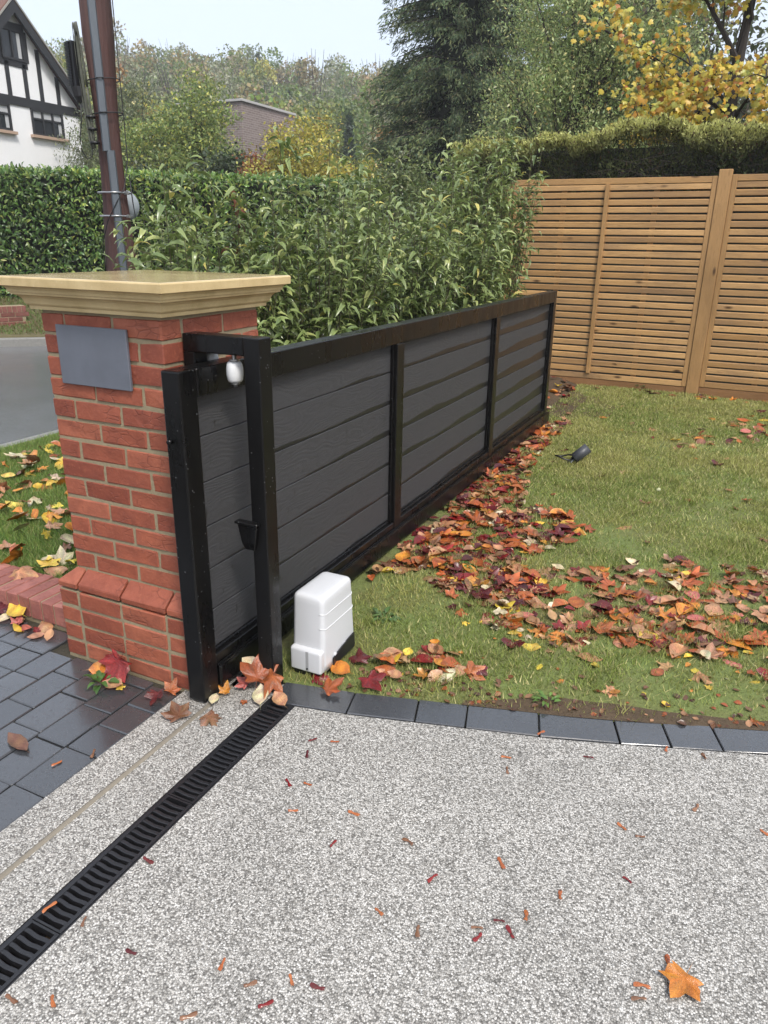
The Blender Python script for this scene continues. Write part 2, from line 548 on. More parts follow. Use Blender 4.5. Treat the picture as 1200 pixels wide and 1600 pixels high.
M['strip'] = m_simple('weathered_strip', (.20, .175, .135), .7, var=.35, scale=30, stretch=(1, .1, 1))
M['slate'] = m_simple('slate_plaque', (.125, .137, .165), .45, var=.2, scale=12, bump=.2)
M['fence'] = m_wood('pressure_treated_slat', (.385, .214, .080), (.60, .358, .152), 0, grey=(.20, .125, .07))
M['fence_v'] = m_wood('pressure_treated_upright', (.38, .215, .082), (.46, .265, .11), 2)
M['gravel_board'] = m_wood('damp_gravel_board', (.25, .125, .05), (.29, .15, .065), 0, knots=False)
M['pole'] = m_simple('creosoted_wood', (.075, .034, .028), .5, var=.65, scale=5, bump=.9, bdist=.01, stretch=(9, 9, .35))
M['stem'] = m_simple('green_brown_stem', (.07, .065, .03), .6, var=.3)
M['bank'] = m_soil('leafy_bank', (.10, .085, .045), (.17, .15, .075))
M['cable'] = m_simple('black_cable', (.012, .012, .013), .45)
M['cable_grey'] = m_simple('grey_green_cable', (.085, .09, .07), .5, var=.6, scale=40)
M['render'] = m_simple('white_render', (.82, .825, .83), .8, var=.04, scale=3, bump=.1)
M['timber_black'] = m_simple('black_timber', (.018, .018, .020), .55, var=.3)
M['pane'] = m_simple('dark_pane', (.020, .023, .028), .06, var=.1, bump=0.0)
M['curtain'] = m_simple('pale_blind', (.45, .46, .47), .8, var=.1)
M['sill'] = m_simple('tile_sill', (.42, .30, .22), .6)
M['roof'] = m_simple('clay_roof', (.16, .075, .05), .6, var=.4, scale=20)
M['bark'] = m_simple('bark', (.055, .045, .036), .8, var=.4, scale=20, bump=.6, bdist=.01)
M['bark_dark'] = m_simple('dark_bark', (.030, .024, .020), .8, var=.4, scale=20)
M['core'] = m_simple('foliage_shade', (.012, .015, .008), .9, var=.4, scale=15)  # near-black colour painted as the shade deep inside hedges and conifers
M['leaf'] = m_leaf('foliage', .38, .32)
M['leaf_gloss'] = m_leaf('glossy_foliage', .27, .25, .6)
M['needle'] = m_leaf('conifer_foliage', .6, .34, .3)
M['grass'] = m_leaf('grass', .5, .35, .35)
M['litter'] = m_leaf('leaf_litter', .32, .08, .5)
FL = {
    'crimson': m_fallen('crimson_leaf', (.17, .010, .012), (.26, .022, .018)),
    'dark red': m_fallen('dark_red_leaf', (.085, .011, .014), (.13, .020, .018)),
    'russet': m_fallen('russet_leaf', (.33, .080, .022), (.42, .135, .042)),
    'tan': m_fallen('tan_leaf', (.42, .205, .10), (.50, .27, .15)),
    'orange': m_fallen('orange_leaf', (.56, .19, .025), (.60, .27, .05)),
    'yellow': m_fallen('yellow_leaf', (.66, .42, .045), (.68, .50, .10), (.25, .10, .02)),
    'cream': m_fallen('cream_leaf', (.58, .50, .30), (.64, .56, .38), (.35, .22, .10)),
    'brown': m_fallen('brown_leaf', (.17, .075, .038), (.24, .12, .065)),
    'pink': m_fallen('pink_leaf', (.50, .13, .11), (.52, .17, .14)),
}
FLC = {'crimson': (.21, .016, .015), 'dark red': (.10, .015, .016), 'russet': (.38, .10, .03), 'tan': (.45, .235, .12), 'orange': (.57, .22, .035),
       'yellow': (.66, .46, .06), 'cream': (.60, .52, .33), 'brown': (.20, .095, .05), 'pink': (.5, .15, .12)}

# ------------------------------------------------------------------ the setting: ground, road, verges, drive
def sheet(name, pts, z, mat, sub=None):
    me = D.meshes.new(name)
    me.from_pydata([(x, y, z) for x, y in pts], [], [tuple(range(len(pts)))])
    me.update()
    return tag(put(name, me, mat), kind='structure')

def grid_sheet(name, xs, y0f, y1f, ny, zf, mat):
    xs = np.asarray(xs)
    V = []
    for x in xs:
        a, b = y0f(x), y1f(x)
        for j in range(ny):
            y = a + (b - a) * j / (ny - 1)
            V.append((x, y, zf(x, y)))
    F = [(i * ny + j, (i + 1) * ny + j, (i + 1) * ny + j + 1, i * ny + j + 1) for i in range(len(xs) - 1) for j in range(ny - 1)]
    me = D.meshes.new(name)
    me.from_pydata(V, [], F)
    me.update()
    me.polygons.foreach_set('use_smooth', np.ones(len(F), bool))
    return tag(put(name, me, mat), kind='structure')

sheet('ground', [(-330, -330), (330, -330), (330, 330), (-330, 330)], -.09, M['soil'])
sheet('road', [(-22, -40), (-5.28, -40), (-5.28, 60), (-22, 60)], -.03, M['asphalt'])

BO = [(-1.45, 1.965), (-1.323, 1.991), (-1.07, 2.048), (-.749, 2.141), (-.377, 2.246), (-.127, 2.333), (.298, 2.49), (.9, 2.76), (1.8, 3.25)]   # drive side of the border
def bo(x):
    return float(np.interp(x, [p[0] for p in BO], [p[1] for p in BO]))
def bi(x):
    return bo(x) + .142 if x > -1.40 else 2.10

sheet('driveway', [(-1.308, -4)] + [(1.8, -4)] + [(p[0], p[1]) for p in BO[::-1] if p[0] > -1.308] + [(-1.308, bo(-1.308))], 0.0, M['resin'])
sheet('driveway_margin', [(-1.592, -4), (-1.423, -4), (-1.423, 2.1), (-1.592, 2.1)], 0.0, M['resin'])
sheet('driveway_margin', [(-1.745, -4), (-1.612, -4), (-1.612, 2.1), (-1.745, 2.1)], 0.0, M['resin'])
gs = span_box('guide_strip', -1.6118, -1.5922, -4, 2.0, -.03, .004, M['strip'], None, .005)
tag(gs, kind='structure')

LAWN_S = 3
def lawn_z(x, y):
    return .004 + .022 * float(fbm(np.array([x * 1.1]), np.array([y * 1.1]), LAWN_S, 3)[0]) * min(1, max(0, (y - bi(x)) / .25)) - .004
def lawn_zv(x, y, b):
    return .004 + .022 * fbm(x * 1.1, y * 1.1, LAWN_S, 3) * np.clip((y - b) / .25, 0, 1) - .004
lx = np.linspace(-1.79, 1.8, 46)
grid_sheet('lawn', lx, bi, lambda x: 9.42, 90, lawn_z, M['moss'])

grid_sheet('soil_edge', np.linspace(-.75, 1.8, 60), lambda x: bi(x) + .001, lambda x: bi(x) + .03 + (.02 + .15 * float(vnoise(np.array([x * 4.0]), np.array([.5]), 3)[0])) * min(1, (x + .75) / .5), 8, lambda x, y: lawn_z(x, y) + .005, M['soil'])

grid_sheet('soil_patch', np.linspace(-1.785, -1.12, 24), lambda x: 7.15 + .5 * (x + 1.785) + .25 * float(vnoise(np.array([x * 9.0]), np.array([.5]), 13)[0]), lambda x: 8.75 - 1.1 * (x + 1.785) + .3 * float(vnoise(np.array([x * 9.0]), np.array([.9]), 15)[0]), 12, lambda x, y: lawn_z(x, y) + .004, M['soil'])

def verge_z(x, y):
    return (.055 + .05 * float(fbm(np.array([x * .9]), np.array([y * .9]), 8, 3)[0])) * min(1, max(0, (-1.775 - x) / .25))
grid_sheet('shrub_bed', np.linspace(-2.4, -1.775, 10), lambda x: 2.22, lambda x: 14.0, 60, verge_z, M['soil'])
grid_sheet('verge', np.linspace(-5.16, -2.4, 36), lambda x: 2.22, lambda x: 14.0, 90, verge_z, M['moss'])
me_kerb = box_mesh('kerb', .12, 18, .14, .012, 2)
tag(put('kerb', me_kerb, m_simple('kerb_concrete', (.22, .215, .20), .7, var=.25, scale=25, bump=.4), loc=(-5.22, 11.2, .0)), kind='structure')

# bank across the road
hd = Vector((.74, .672, 0))             # direction of the far hedge
def far_pt(t, off): return Vector((-12.3, 9.8, 0)) + hd * t + Vector((-.672, .74, 0)) * off
V = []; F = []
OFF = [(-2.15, -.06), (-2.1, .10), (-1.5, .20), (-.6, .42), (.4, .6), (3.5, .62), (14, .6)]
ts = np.linspace(-14, 40, 55)
for t in ts:
    for o, z in OFF:
        p = far_pt(t, o); V.append((p.x, p.y, z + .06 * float(vnoise(np.array([t * .8]), np.array([o * 1.0]), 5)[0])))
q = len(OFF)
F = [(i * q + j, (i + 1) * q + j, (i + 1) * q + j + 1, i * q + j + 1) for i in range(len(ts) - 1) for j in range(q - 1)]
me = D.meshes.new('far_verge'); me.from_pydata(V, [], F); me.update()
tag(put('far_verge', me, M['bank']), kind='structure')
mk = box_mesh('kerb', 30, .14, .16, .015, 2)
pk = far_pt(8, -2.2)
tag(put('kerb', mk, D.materials['kerb_concrete'], None, mw=Matrix.Translation((pk.x, pk.y, .02)) @ Matrix.Rotation(math.atan2(.672, .74), 4, 'Z')), kind='structure')

# hill
def hill_z(x, y):
    d = math.hypot(x, y)
    t = min(max((d - 34) / 150.0, 0), 1)
    return -.1 + 27.0 * (t ** 1.15) + 1.6 * math.sin(x * .045) * t + 1.2 * math.sin(y * .06 + 1) * t
V = []; F = []
na, nr = 60, 30
for i in range(na):
    a = R(-75 + 150 * i / (na - 1) + 20)
    for j in range(nr):
        d = 30 + 270 * j / (nr - 1)
        x, y = -math.sin(a) * d, math.cos(a) * d
        V.append((x, y, hill_z(x, y) if d < 235 else hill_z(x * 235 / d, y * 235 / d) - (d - 235) * .05))
F = [(i * nr + j, i * nr + j + 1, (i + 1) * nr + j + 1, (i + 1) * nr + j) for i in range(na - 1) for j in range(nr - 1)]
me = D.meshes.new('hill'); me.from_pydata(V, [], F); me.update()
tag(put('hill', me, m_soil('hill_ground', (.05, .05, .022), (.09, .085, .035))), kind='structure')

# ------------------------------------------------------------------ block paving
bed = sheet('block_paving', [(-5.2, -4), (-1.746, -4), (-1.746, 2.1), (-5.2, 2.1)], -.011, M['joint'])
rg = random.Random(11)
pm = {}
for L in (.136, .172, .207):
    for v in range(2):
        pm[(L, v)] = box_mesh('paver', .136, L, .05, .004, 1, .0012, seed=int(L * 1000) + v, origin=(0, 0, -.025))
xx = -1.7475
ci = 0
while xx > -3.55:
    y = .25 + rg.uniform(0, .15)
    top = 1.878 if xx > -2.37 + .02 else 2.012
    while y < top - .05:
        L = rg.choice((.136, .172, .172, .207, .207))
        if ci == 0 and abs(y - 1.0) < .01: L = .207
        if y + L > top:
            L = top - y
            me = box_mesh('paver', .136, L, .05, .004, 1, .0012, origin=(0, 0, -.025))
        else:
            me = pm[(L, rg.randrange(2))]
        put('paver', me, M['paver'], bed, loc=(xx - .069, y + L / 2, rg.uniform(-.0015, .002)), rot=(rg.uniform(-.006, .006), rg.uniform(-.008, .008), rg.uniform(-.006, .006)))
        y += L + .0045
    xx -= .1405
    ci += 1
    if xx - .14 < -2.365 < xx: pass

# ------------------------------------------------------------------ curved border of pavers round the lawn
border = tag(put('paving_border', D.meshes.new('paving_border'), loc=(0, 0, 0)), kind='structure')
bpts = [(p[0] + .0, p[1]) for p in BO]
border.data.from_pydata([(p[0], p[1] + .002, -.012) for p in BO] + [(p[0], p[1] + .143, -.012) for p in BO], [], [(i, i + 1, len(BO) + i + 1, len(BO) + i) for i in range(len(BO) - 1)])
border.data.materials.append(M['joint'])
jx = [-1.40, -1.115, -.868, -.69, -.436, -.17, -.005, .16, .40, .60, .84, 1.05, 1.28, 1.52, 1.74]
for i in range(len(jx) - 1):
    pts = []
    for s, x in ((1, jx[i]), (-1, jx[i + 1])):
        sl = (bo(x + .02) - bo(x - .02)) / .04
        nx, ny = -sl / math.hypot(1, sl), 1 / math.hypot(1, sl)
        tx, ty = ny, -nx
        g = .0025 * s
        for w in (.003, .141):
            for z in (-.05, .004):
                pts.append((x + nx * w + tx * g, bo(x) + ny * w + ty * g, z))
    c = np.mean(pts, axis=0)
    me = hull_mesh('paver', [tuple(np.array(p) - c) for p in pts], .0025, i, .0008)
    put('paver', me, M['paver'], border, loc=c, rot=(rg.uniform(-.008, .008), rg.uniform(-.008, .008), 0))

# ------------------------------------------------------------------ drainage channel
dr = thing('drainage_channel', (-1.3655, .2, 0), 'long black slotted drainage channel set across the gravel drive', 'drain')
b = MB()
b.box(-1.4225, -1.416, -.3, 2.06, -.12, -.002); b.box(-1.315, -1.3085, -.3, 2.06, -.12, -.002); b.box(-1.416, -1.315, -.3, 2.06, -.13, -.095)
put('channel', b.mesh('channel'), M['cast_iron'], dr)
def bar_mesh(v):
    n = 9; V = []
    w = .0058
    for i in range(n):
        x = -.0405 + .081 * i / (n - 1)
        yo = .0014 * math.sin(i / (n - 1) * 2 * math.pi * 1.25 + .6)
        for s, z in ((-1, -.022), (-1, -.0015), (-.7, 0), (.7, 0), (1, -.0015), (1, -.022)):
            V.append((x, yo + s * w, z))
    F = [(i * 6 + k, i * 6 + k + 1, (i + 1) * 6 + k + 1, (i + 1) * 6 + k) for i in range(n - 1) for k in range(5)]
    m = D.meshes.new('bar'); m.from_pydata(V, [], [f[::-1] for f in F]); m.update(); return m
bm_ = bar_mesh(0)
gy = -.12
while gy < 2.04:
    ge = min(gy + .512, 2.055)
    b = MB()
    b.box(-1.4158, -1.4055, gy, ge - .003, -.02, .0005); b.box(-1.3255, -1.3152, gy, ge - .003, -.02, .0005)
    b.box(-1.4055, -1.3255, gy, gy + .006, -.02, 0.0); b.box(-1.4055, -1.3255, ge - .009, ge - .003, -.02, 0.0)
    gr = put('grating', b.mesh('grating'), M['cast_iron'], dr)
    n = max(1, round((ge - gy - .012) / .0225) - 1)
    for k in range(n):
        put('bar', bm_, M['cast_iron'], gr, loc=(-1.3655, gy + .0035 + (ge - gy - .010) * (k + 1) / (n + 1), -.0006))
    gy += .512
for i in range(26):
    pass

# ------------------------------------------------------------------ brick pillar
CX, CY, S = -2.0305, 2.2205, .5525
CP = .0776
pil = thing('gate_pillar', (CX, CY, 0), 'red brick gate pillar with plinth and moulded sandstone coping', 'pillar')
def side_m(q, half):
    """frame of one face: x along the face (left to right seen from outside), y outwards"""
    return Matrix.Translation((CX, CY, 0)) @ Matrix.Rotation(R(90 * q), 4, 'Z')
b = MB()
h0 = .5525 / 2 - .0035; h1 = .6625 / 2 - .0035
b.box(CX - h1, CX + h1, CY - h1, CY + h1, -.05, .305)
b.box(CX - h0, CX + h0, CY - h0, CY + h0, .2, 1.404)
put('mortar', b.mesh('mortar'), M['mortar'], pil)
stretch = [box_mesh('brick', .2135, .1025, .0645, .004, 1, .0026, seed=40 + i) for i in range(7)]
closer = [box_mesh('brick', .097, .1025, .0645, .004, 1, .0026, seed=60 + i) for i in range(3)]
rg = random.Random(5)
for c in range(18):
    if c == 4: continue
    z = c * CP + CP / 2
    half = .6625 / 2 if c < 4 else S / 2
    odd = c % 2 == 1
    if c < 4: odd = not odd
    for q in range(4):
        xs = []
        if c >= 4:
            xs = [(-half + .1125 + .1075, 0), (-half + .1125 + .225 + .1075, 0)]
        else:
            xs = [(-half + .1125 + .1075, 0), (-half + .1125 + .225 + .1075, 0), (half - .049, 1)]
        for x, kind in xs:
            if not odd: x = -x
            mw = side_m(q, half) @ Matrix.Translation((x, -half + .05125 + rg.uniform(-.0012, .0012), z)) @ Matrix.Rotation(rg.uniform(-.006, .006), 4, 'Y') @ Matrix.Rotation(rg.choice((0, math.pi)), 4, 'Y')
            put('brick', (rg.choice(stretch) if kind == 0 else rg.choice(closer)), M['brick'], pil, mw=mw)
# sloping plinth course
z0, zl, z1 = 4 * CP + .005, 4 * CP + .030, 5 * CP - .001
H, h = .6625 / 2, S / 2
def plinth_pts(xa, xb):
    return [(xa, -H, z0), (xb, -H, z0), (xa, -H, zl), (xb, -H, zl), (xa, -h + .002, z1), (xb, -h + .002, z1), (xa, -h + .03, z0), (xb, -h + .03, z0), (xa, -h + .03, z1), (xb, -h + .03, z1)]
for q in range(4):
    for i, (xa, xb) in enumerate(((-.222, -.005), (.005, .222))):
        me = hull_mesh('brick', plinth_pts(xa, xb), .003, q * 9 + i, .0012)
        put('brick', me, M['brick'], pil, mw=side_m(q, H))
    xa = -.232
    cp = [(-H, -H, z0), (xa, -H, z0), (-H, xa, z0), (xa, xa, z0), (-H, -H, zl), (xa, -H, zl), (-H, xa, zl), (xa, xa, z1), (-h + .002, -h + .002, z1), (xa, -h + .002, z1), (-h + .002, xa, z1)]
    put('brick', hull_mesh('brick', cp, .003, q, .0012), M['brick'], pil, mw=side_m(q, H))
# coping
prof = [(.285, 1.4035), (.302, 1.4035), (.303, 1.416), (.309, 1.419), (.313, 1.424), (.315, 1.432), (.319, 1.442), (.327, 1.450), (.337, 1.4545), (.343, 1.4555), (.3435, 1.4625), (.349, 1.464), (.350, 1.472), (.355, 1.480), (.363, 1.4845), (.372, 1.4855), (.373, 1.4865), (.374, 1.512), (.3715, 1.5165), (.367, 1.518)]
bm = bmesh.new()
rings = []
for hh, z in prof:
    rings.append([bm.verts.new((sx * hh, sy * hh, z)) for sx, sy in ((-1, -1), (1, -1), (1, 1), (-1, 1))])
for i in range(len(rings) - 1):
    for k in range(4):
        bm.faces.new((rings[i][k], rings[i][(k + 1) % 4], rings[i + 1][(k + 1) % 4], rings[i + 1][k]))
ap = bm.verts.new((0, 0, 1.5235))
for k in range(4): bm.faces.new((rings[-1][k], rings[-1][(k + 1) % 4], ap))
bm.faces.new(rings[0][::-1])
ed = [e for e in bm.edges if abs(e.verts[0].co.z - e.verts[1].co.z) > 1e-4 and abs(abs(e.verts[0].co.x) - abs(e.verts[0].co.y)) < 1e-6 and e.verts[0] is not ap and e.verts[1] is not ap]
for f in bm.faces: f.smooth = False
put('coping', bm_mesh('coping', bm), M['coping'], pil, loc=(-2.036, 2.228, 0))

sg = span_box('house_sign', -.165, .165, -.006, .006, -.105, .105, M['slate'], None, .002)
sg.matrix_basis = Matrix.Translation((-2.065, CY - S / 2 - .0085, 1.25)); WM[sg] = sg.matrix_basis.copy()
tag(sg, 'plain blue grey slate plaque fixed to the brick gate pillar', 'sign')

# ------------------------------------------------------------------ low wall of bricks on edge
lw = thing('low_wall', (-3.6, 2.13, 0), 'low wall of red bricks on edge left of the gate pillar', 'wall')
span_box('mortar', -5.1, -2.362, 2.026, 2.229, -.05, .106, M['mortar'], lw, .003)
eb = [box_mesh('brick', .064, .215, .1, .0035, 1, .0015, seed=80 + i) for i in range(5)]
x = -2.40
while x > -4.9:
    put('brick', rg.choice(eb), M['brick_pale'], lw, loc=(x, 2.1275, .062 + rg.uniform(-.0015, .0015)), rot=(0, 0, rg.uniform(-.012, .012)))
    x -= .0745

# ------------------------------------------------------------------ sliding gate
gt = thing('sliding_gate', (-1.6475, 4.4, 0), 'black framed sliding gate with dark grey horizontal boards', 'gate')
XO, XI = -1.61, -1.685
GB = .003
span_box('end_post', XI, XO, 1.845, 1.932, .010, 1.249, M['powder'], gt, .006, 2)
ys = [1.845, 3.518, 5.194, 6.87]
for i, y in enumerate(ys[1:]):
    span_box('mullion' if i < 2 else 'end_post', XI, XO, y, y + .087, .132, 1.152 if i < 2 else 1.249, M['powder'], gt, GB)
span_box('top_rail', XI, XO, 1.934, 6.868, 1.154, 1.248, M['powder'], gt, GB)
span_box('bottom_rail', XI, XO - .004, 1.934, 6.868, .133, .172, M['powder'], gt, GB)
span_box('track_beam', -1.698, -1.598, 1.936, 7.04, .034, .126, M['powder'], gt, .008, 2)
for k, (xx_, zz_) in enumerate(((-1.6125, .1285), (-1.600, .1275))):
    span_box('rail_lip', xx_ - .002, xx_ + .002, 1.936, 7.03, .1262, zz_ + .004, M['powder'], gt, .001)
for p in range(3):
    y0, y1 = ys[p] + .087, ys[p + 1]
    zt = 1.160
    zb = [1.005 - .167 * k for k in range(6)]
    edges = [zt] + zb[:5] + [.17]
    for a, c in zip(edges[:-1], edges[1:]):
        hgt = a - c - .0035
        span_box('board', -1.664, -1.647, y0 - .004, y1 + .004, c + .0017, a - .0017, M['board'], gt, .002)
    for yy in (y0, y1 - .012):
        span_box('bead', -1.646, -1.629, yy + .0005, yy + .0115, .173, 1.153, M['powder'], gt, .002)
    span_box('bead', -1.646, -1.632, y0 + .013, y1 - .013, .1725, .186, M['powder'], gt, .002)
b = MB()
b.tube([(-1.662, 1.846, 1.016), (-1.662, 1.828, 1.016)], .008, 10)
put('bolt', b.mesh('bolt', True), M['powder'], gt)

# guide frame over the gate
gf = thing('gate_guide_frame', (-1.46, 2.07, 0), 'black steel arch with white rollers that guides the gate', 'gate frame')
YA, YB = 2.035, 2.106
span_box('post', -1.494, -1.430, YA, YB, -.02, 1.345, M['powder'], gf, .004, 2)
span_box('post', -1.7475, -1.700, YA, YB, -.02, 1.283, M['powder'], gf, .004, 2)
span_box('crossbar', -1.7475, -1.4945, YA + .001, YB - .001, 1.2835, 1.3445, M['powder'], gf, .004, 2)
def roller(x, y, zc):
    prof_ = [(.012, -.036), (.026, -.036), (.031, -.028), (.034, -.012), (.0345, 0), (.034, .012), (.031, .028), (.026, .036), (.012, .036)]
    V = []; n = 20
    for r_, z in prof_:
        for k in range(n): V.append((r_ * math.cos(2 * math.pi * k / n), r_ * math.sin(2 * math.pi * k / n), z))
    F = [(i * n + k, i * n + (k + 1) % n, (i + 1) * n + (k + 1) % n, (i + 1) * n + k) for i in range(len(prof_) - 1) for k in range(n)]
    m = D.meshes.new('roller'); m.from_pydata(V, [], F); m.update(); m.polygons.foreach_set('use_smooth', np.ones(len(F), bool))
    ro = put('roller', m, M['white_nylon'], gf, loc=(x, y, zc), scale=(.84, .84, .95))
    b = MB(); b.tube([(x, y, zc - .052), (x, y, zc - .037)], [.007, .007], 6); b.tube([(x, y, zc - .042), (x, y, zc - .037)], .016, 12)
    b.tube([(x, y, zc + .037), (x, y, 1.2834)], .008, 8); b.tube([(x, y, zc + .037), (x, y, zc + .043)], .018, 12)
    put('axle', b.mesh('axle'), M['steel'], ro)
roller(-1.562, 2.075, 1.222)
roller(-1.722, 2.150, 1.236)
span_box('mounting_plate', -1.738, -1.52, 2.108, 2.172, 1.2865, 1.2935, M['steel'], gf, .001)
# catch on the post
b = MB()
b.box(-1.545, -1.4535, 2.012, 2.0345, .690, .700)
ct = put('catch', hull_mesh('catch', [(-.045, -.022, .10), (.040, -.022, .10), (-.045, 0, .10), (.040, 0, .10), (-.030, -.022, .03), (.030, -.022, .03), (-.030, 0, .03), (.030, 0, .03), (-.02, -.014, 0), (.02, -.014, 0), (-.02, 0, 0), (.02, 0, 0)], .003), M['powder'], gf, loc=(-1.498, 2.0345, .590))
span_box('catch_hood', -1.549, -1.452, 2.004, 2.0345, .691, .701, M['powder'], gf, .002)

# ------------------------------------------------------------------ gate motor
mo = thing('gate_motor', (-1.375, 2.33, 0), 'white plastic gate motor housing with black control panel', 'gate motor')
def rr(cx, cy, hx, hy, r, z, n=5, ex=0.0):
    out = []
    for sx, sy, a0 in ((1, -1, -90), (1, 1, 0), (-1, 1, 90), (-1, -1, 180)):
        for k in range(n + 1):
            a = R(a0 + 90 * k / n)
            out.append((cx + sx * (hx - r) + r * math.cos(a), cy + sy * (hy - r) + r * math.sin(a), z))
    return out
def loft(name, rings_, mat, parent, smooth=True, cap=True):
    n = len(rings_[0]); V = [v for q in rings_ for v in q]
    F = [(i * n + k, i * n + (k + 1) % n, (i + 1) * n + (k + 1) % n, (i + 1) * n + k) for i in range(len(rings_) - 1) for k in range(n)]
    if cap: F.append(tuple((len(rings_) - 1) * n + k for k in range(n))); F.append(tuple(range(n))[::-1])
    m = D.meshes.new(name); m.from_pydata(V, [], F); m.update()
    if smooth: m.polygons.foreach_set('use_smooth', np.ones(len(m.polygons), bool))
    return put(name, m, mat, parent)
mx = -1.376
def body(z):                               # half sizes and centre of the cover at height z
    t = (z - .03) / .305
    return (mx, 2.334 - .004 * t, .076 - .007 * t, .134 - .014 * t)
rings_ = []
for z in (.028, .06, .11, .16, .2075):
    cx, cy_, hx, hy = body(z); rings_.append(rr(cx, cy_, hx, hy, .02, z))
for (z0_, d) in ((.2085, 1), (.271, 1)):
    pass
for z in (.21, .24, .27, .30, .318):
    cx, cy_, hx, hy = body(z); rings_.append(rr(cx, cy_, hx, hy, .02, z))
for z, ins in ((.327, .0025), (.332, .006), (.3355, .012), (.3375, .022), (.339, .045)):
    cx, cy_, hx, hy = body(.318); rings_.append(rr(cx, cy_, hx - ins, hy - ins, max(.02 - ins * .2, .012), z))
rings_ = [[(p_[0], p_[1], .028 + (p_[2] - .028) * 1.05) for p_ in q_] for q_ in rings_]
cover = loft('cover', rings_, M['white_plastic'], mo)
# raised lines round the cover
for zl_ in (.205, .268):
    cx, cy_, hx, hy = body(zl_)
    out_ = [p for p in rr(cx, cy_, hx + .0012, hy + .0012, .021, zl_)]
    path = []
    for p in out_:
        arch = .020 * (((p[1] - cy_) / hy) ** 2) - .006 if p[0] > cx + hx * .5 else .012
        path.append((p[0], p[1], p[2] + arch))
    keep = [p for p in path if p[0] > cx - hx * .15 and p[1] < cy_ + hy * .98]
    keep.sort(key=lambda p: (p[1] > cy_ - hy + .022, p[0] if p[1] < cy_ - hy + .022 else 9 + p[1]))
    b = MB(); b.tube(keep, .0016, 5)
    put('trim_line', b.mesh('trim_line', True), M['white_nylon'], cover)
# foot block that projects at the front
loft('gear_cover', [rr(mx, 2.222, .0705, .040, .010, .030), rr(mx, 2.222, .0715, .040, .010, .033), rr(mx, 2.222, .0715, .040, .010, .112), rr(mx, 2.222, .0712, .0396, .010, .1175), rr(mx, 2.223, .0695, .038, .010, .1225), rr(mx, 2.225, .066, .034, .010, .126), rr(mx, 2.230, .060, .026, .009, .1285)], M['white_plastic'], mo)
b = MB(); b.box(-.0065, .0065, -.0008, .004, -.045, .04)
put('key_slot', b.mesh('key_slot'), m_simple('grey_slot', (.34, .345, .35), .4), mo, loc=(mx + .008, 2.1825, .078))
b = MB(); b.tube([(mx + .008, 2.184, .042), (mx + .008, 2.1795, .042)], .004, 10)
put('screw', b.mesh('screw'), M['black_plastic'], mo)
loft('base', [rr(mx, 2.325, .066, .130, .012, -.03), rr(mx, 2.325, .066, .130, .012, .0295)], M['black_plastic'], mo, False)
# black control panel with an arched top on the right side
n = 12; V = []; F = []
for i in range(n + 1):
    t = i / n; y = 2.266 + t * .178
    top = .066 + .030 * math.sin(t * 1.35)
    for z, px in ((.031, .0), (top, .0)):
        cx, cy_, hx, hy = body(z)
        V.append((cx + hx + .0022, y, z))
for i in range(n): F.append((2 * i, 2 * i + 2, 2 * i + 3, 2 * i + 1))
m = D.meshes.new('control_panel'); m.from_pydata(V, [], F); m.update()
cpn = put('control_panel', m, M['black_plastic'], mo)
sol = cpn.modifiers.new('s', 'SOLIDIFY'); sol.thickness = .006; sol.offset = 1.0
loft('knob', [[(mx + .0735 + .001 * k, 2.290 + .010 * math.cos(a), .062 + .016 * math.sin(a)) for a in np.linspace(0, 2 * math.pi, 16, endpoint=False)] for k in (0, 8)], M['white_plastic'], mo, False)
span_box('type_label', mx + .0755, mx + .0785, 2.345, 2.380, .070, .088, m_simple('grey_label', (.35, .36, .37), .5), mo, .0005)
b = MB(); b.tube([(-1.452, 2.36, .13), (-1.50, 2.36, .13)], .02, 12)
put('pinion', b.mesh('pinion'), M['steel'], mo)

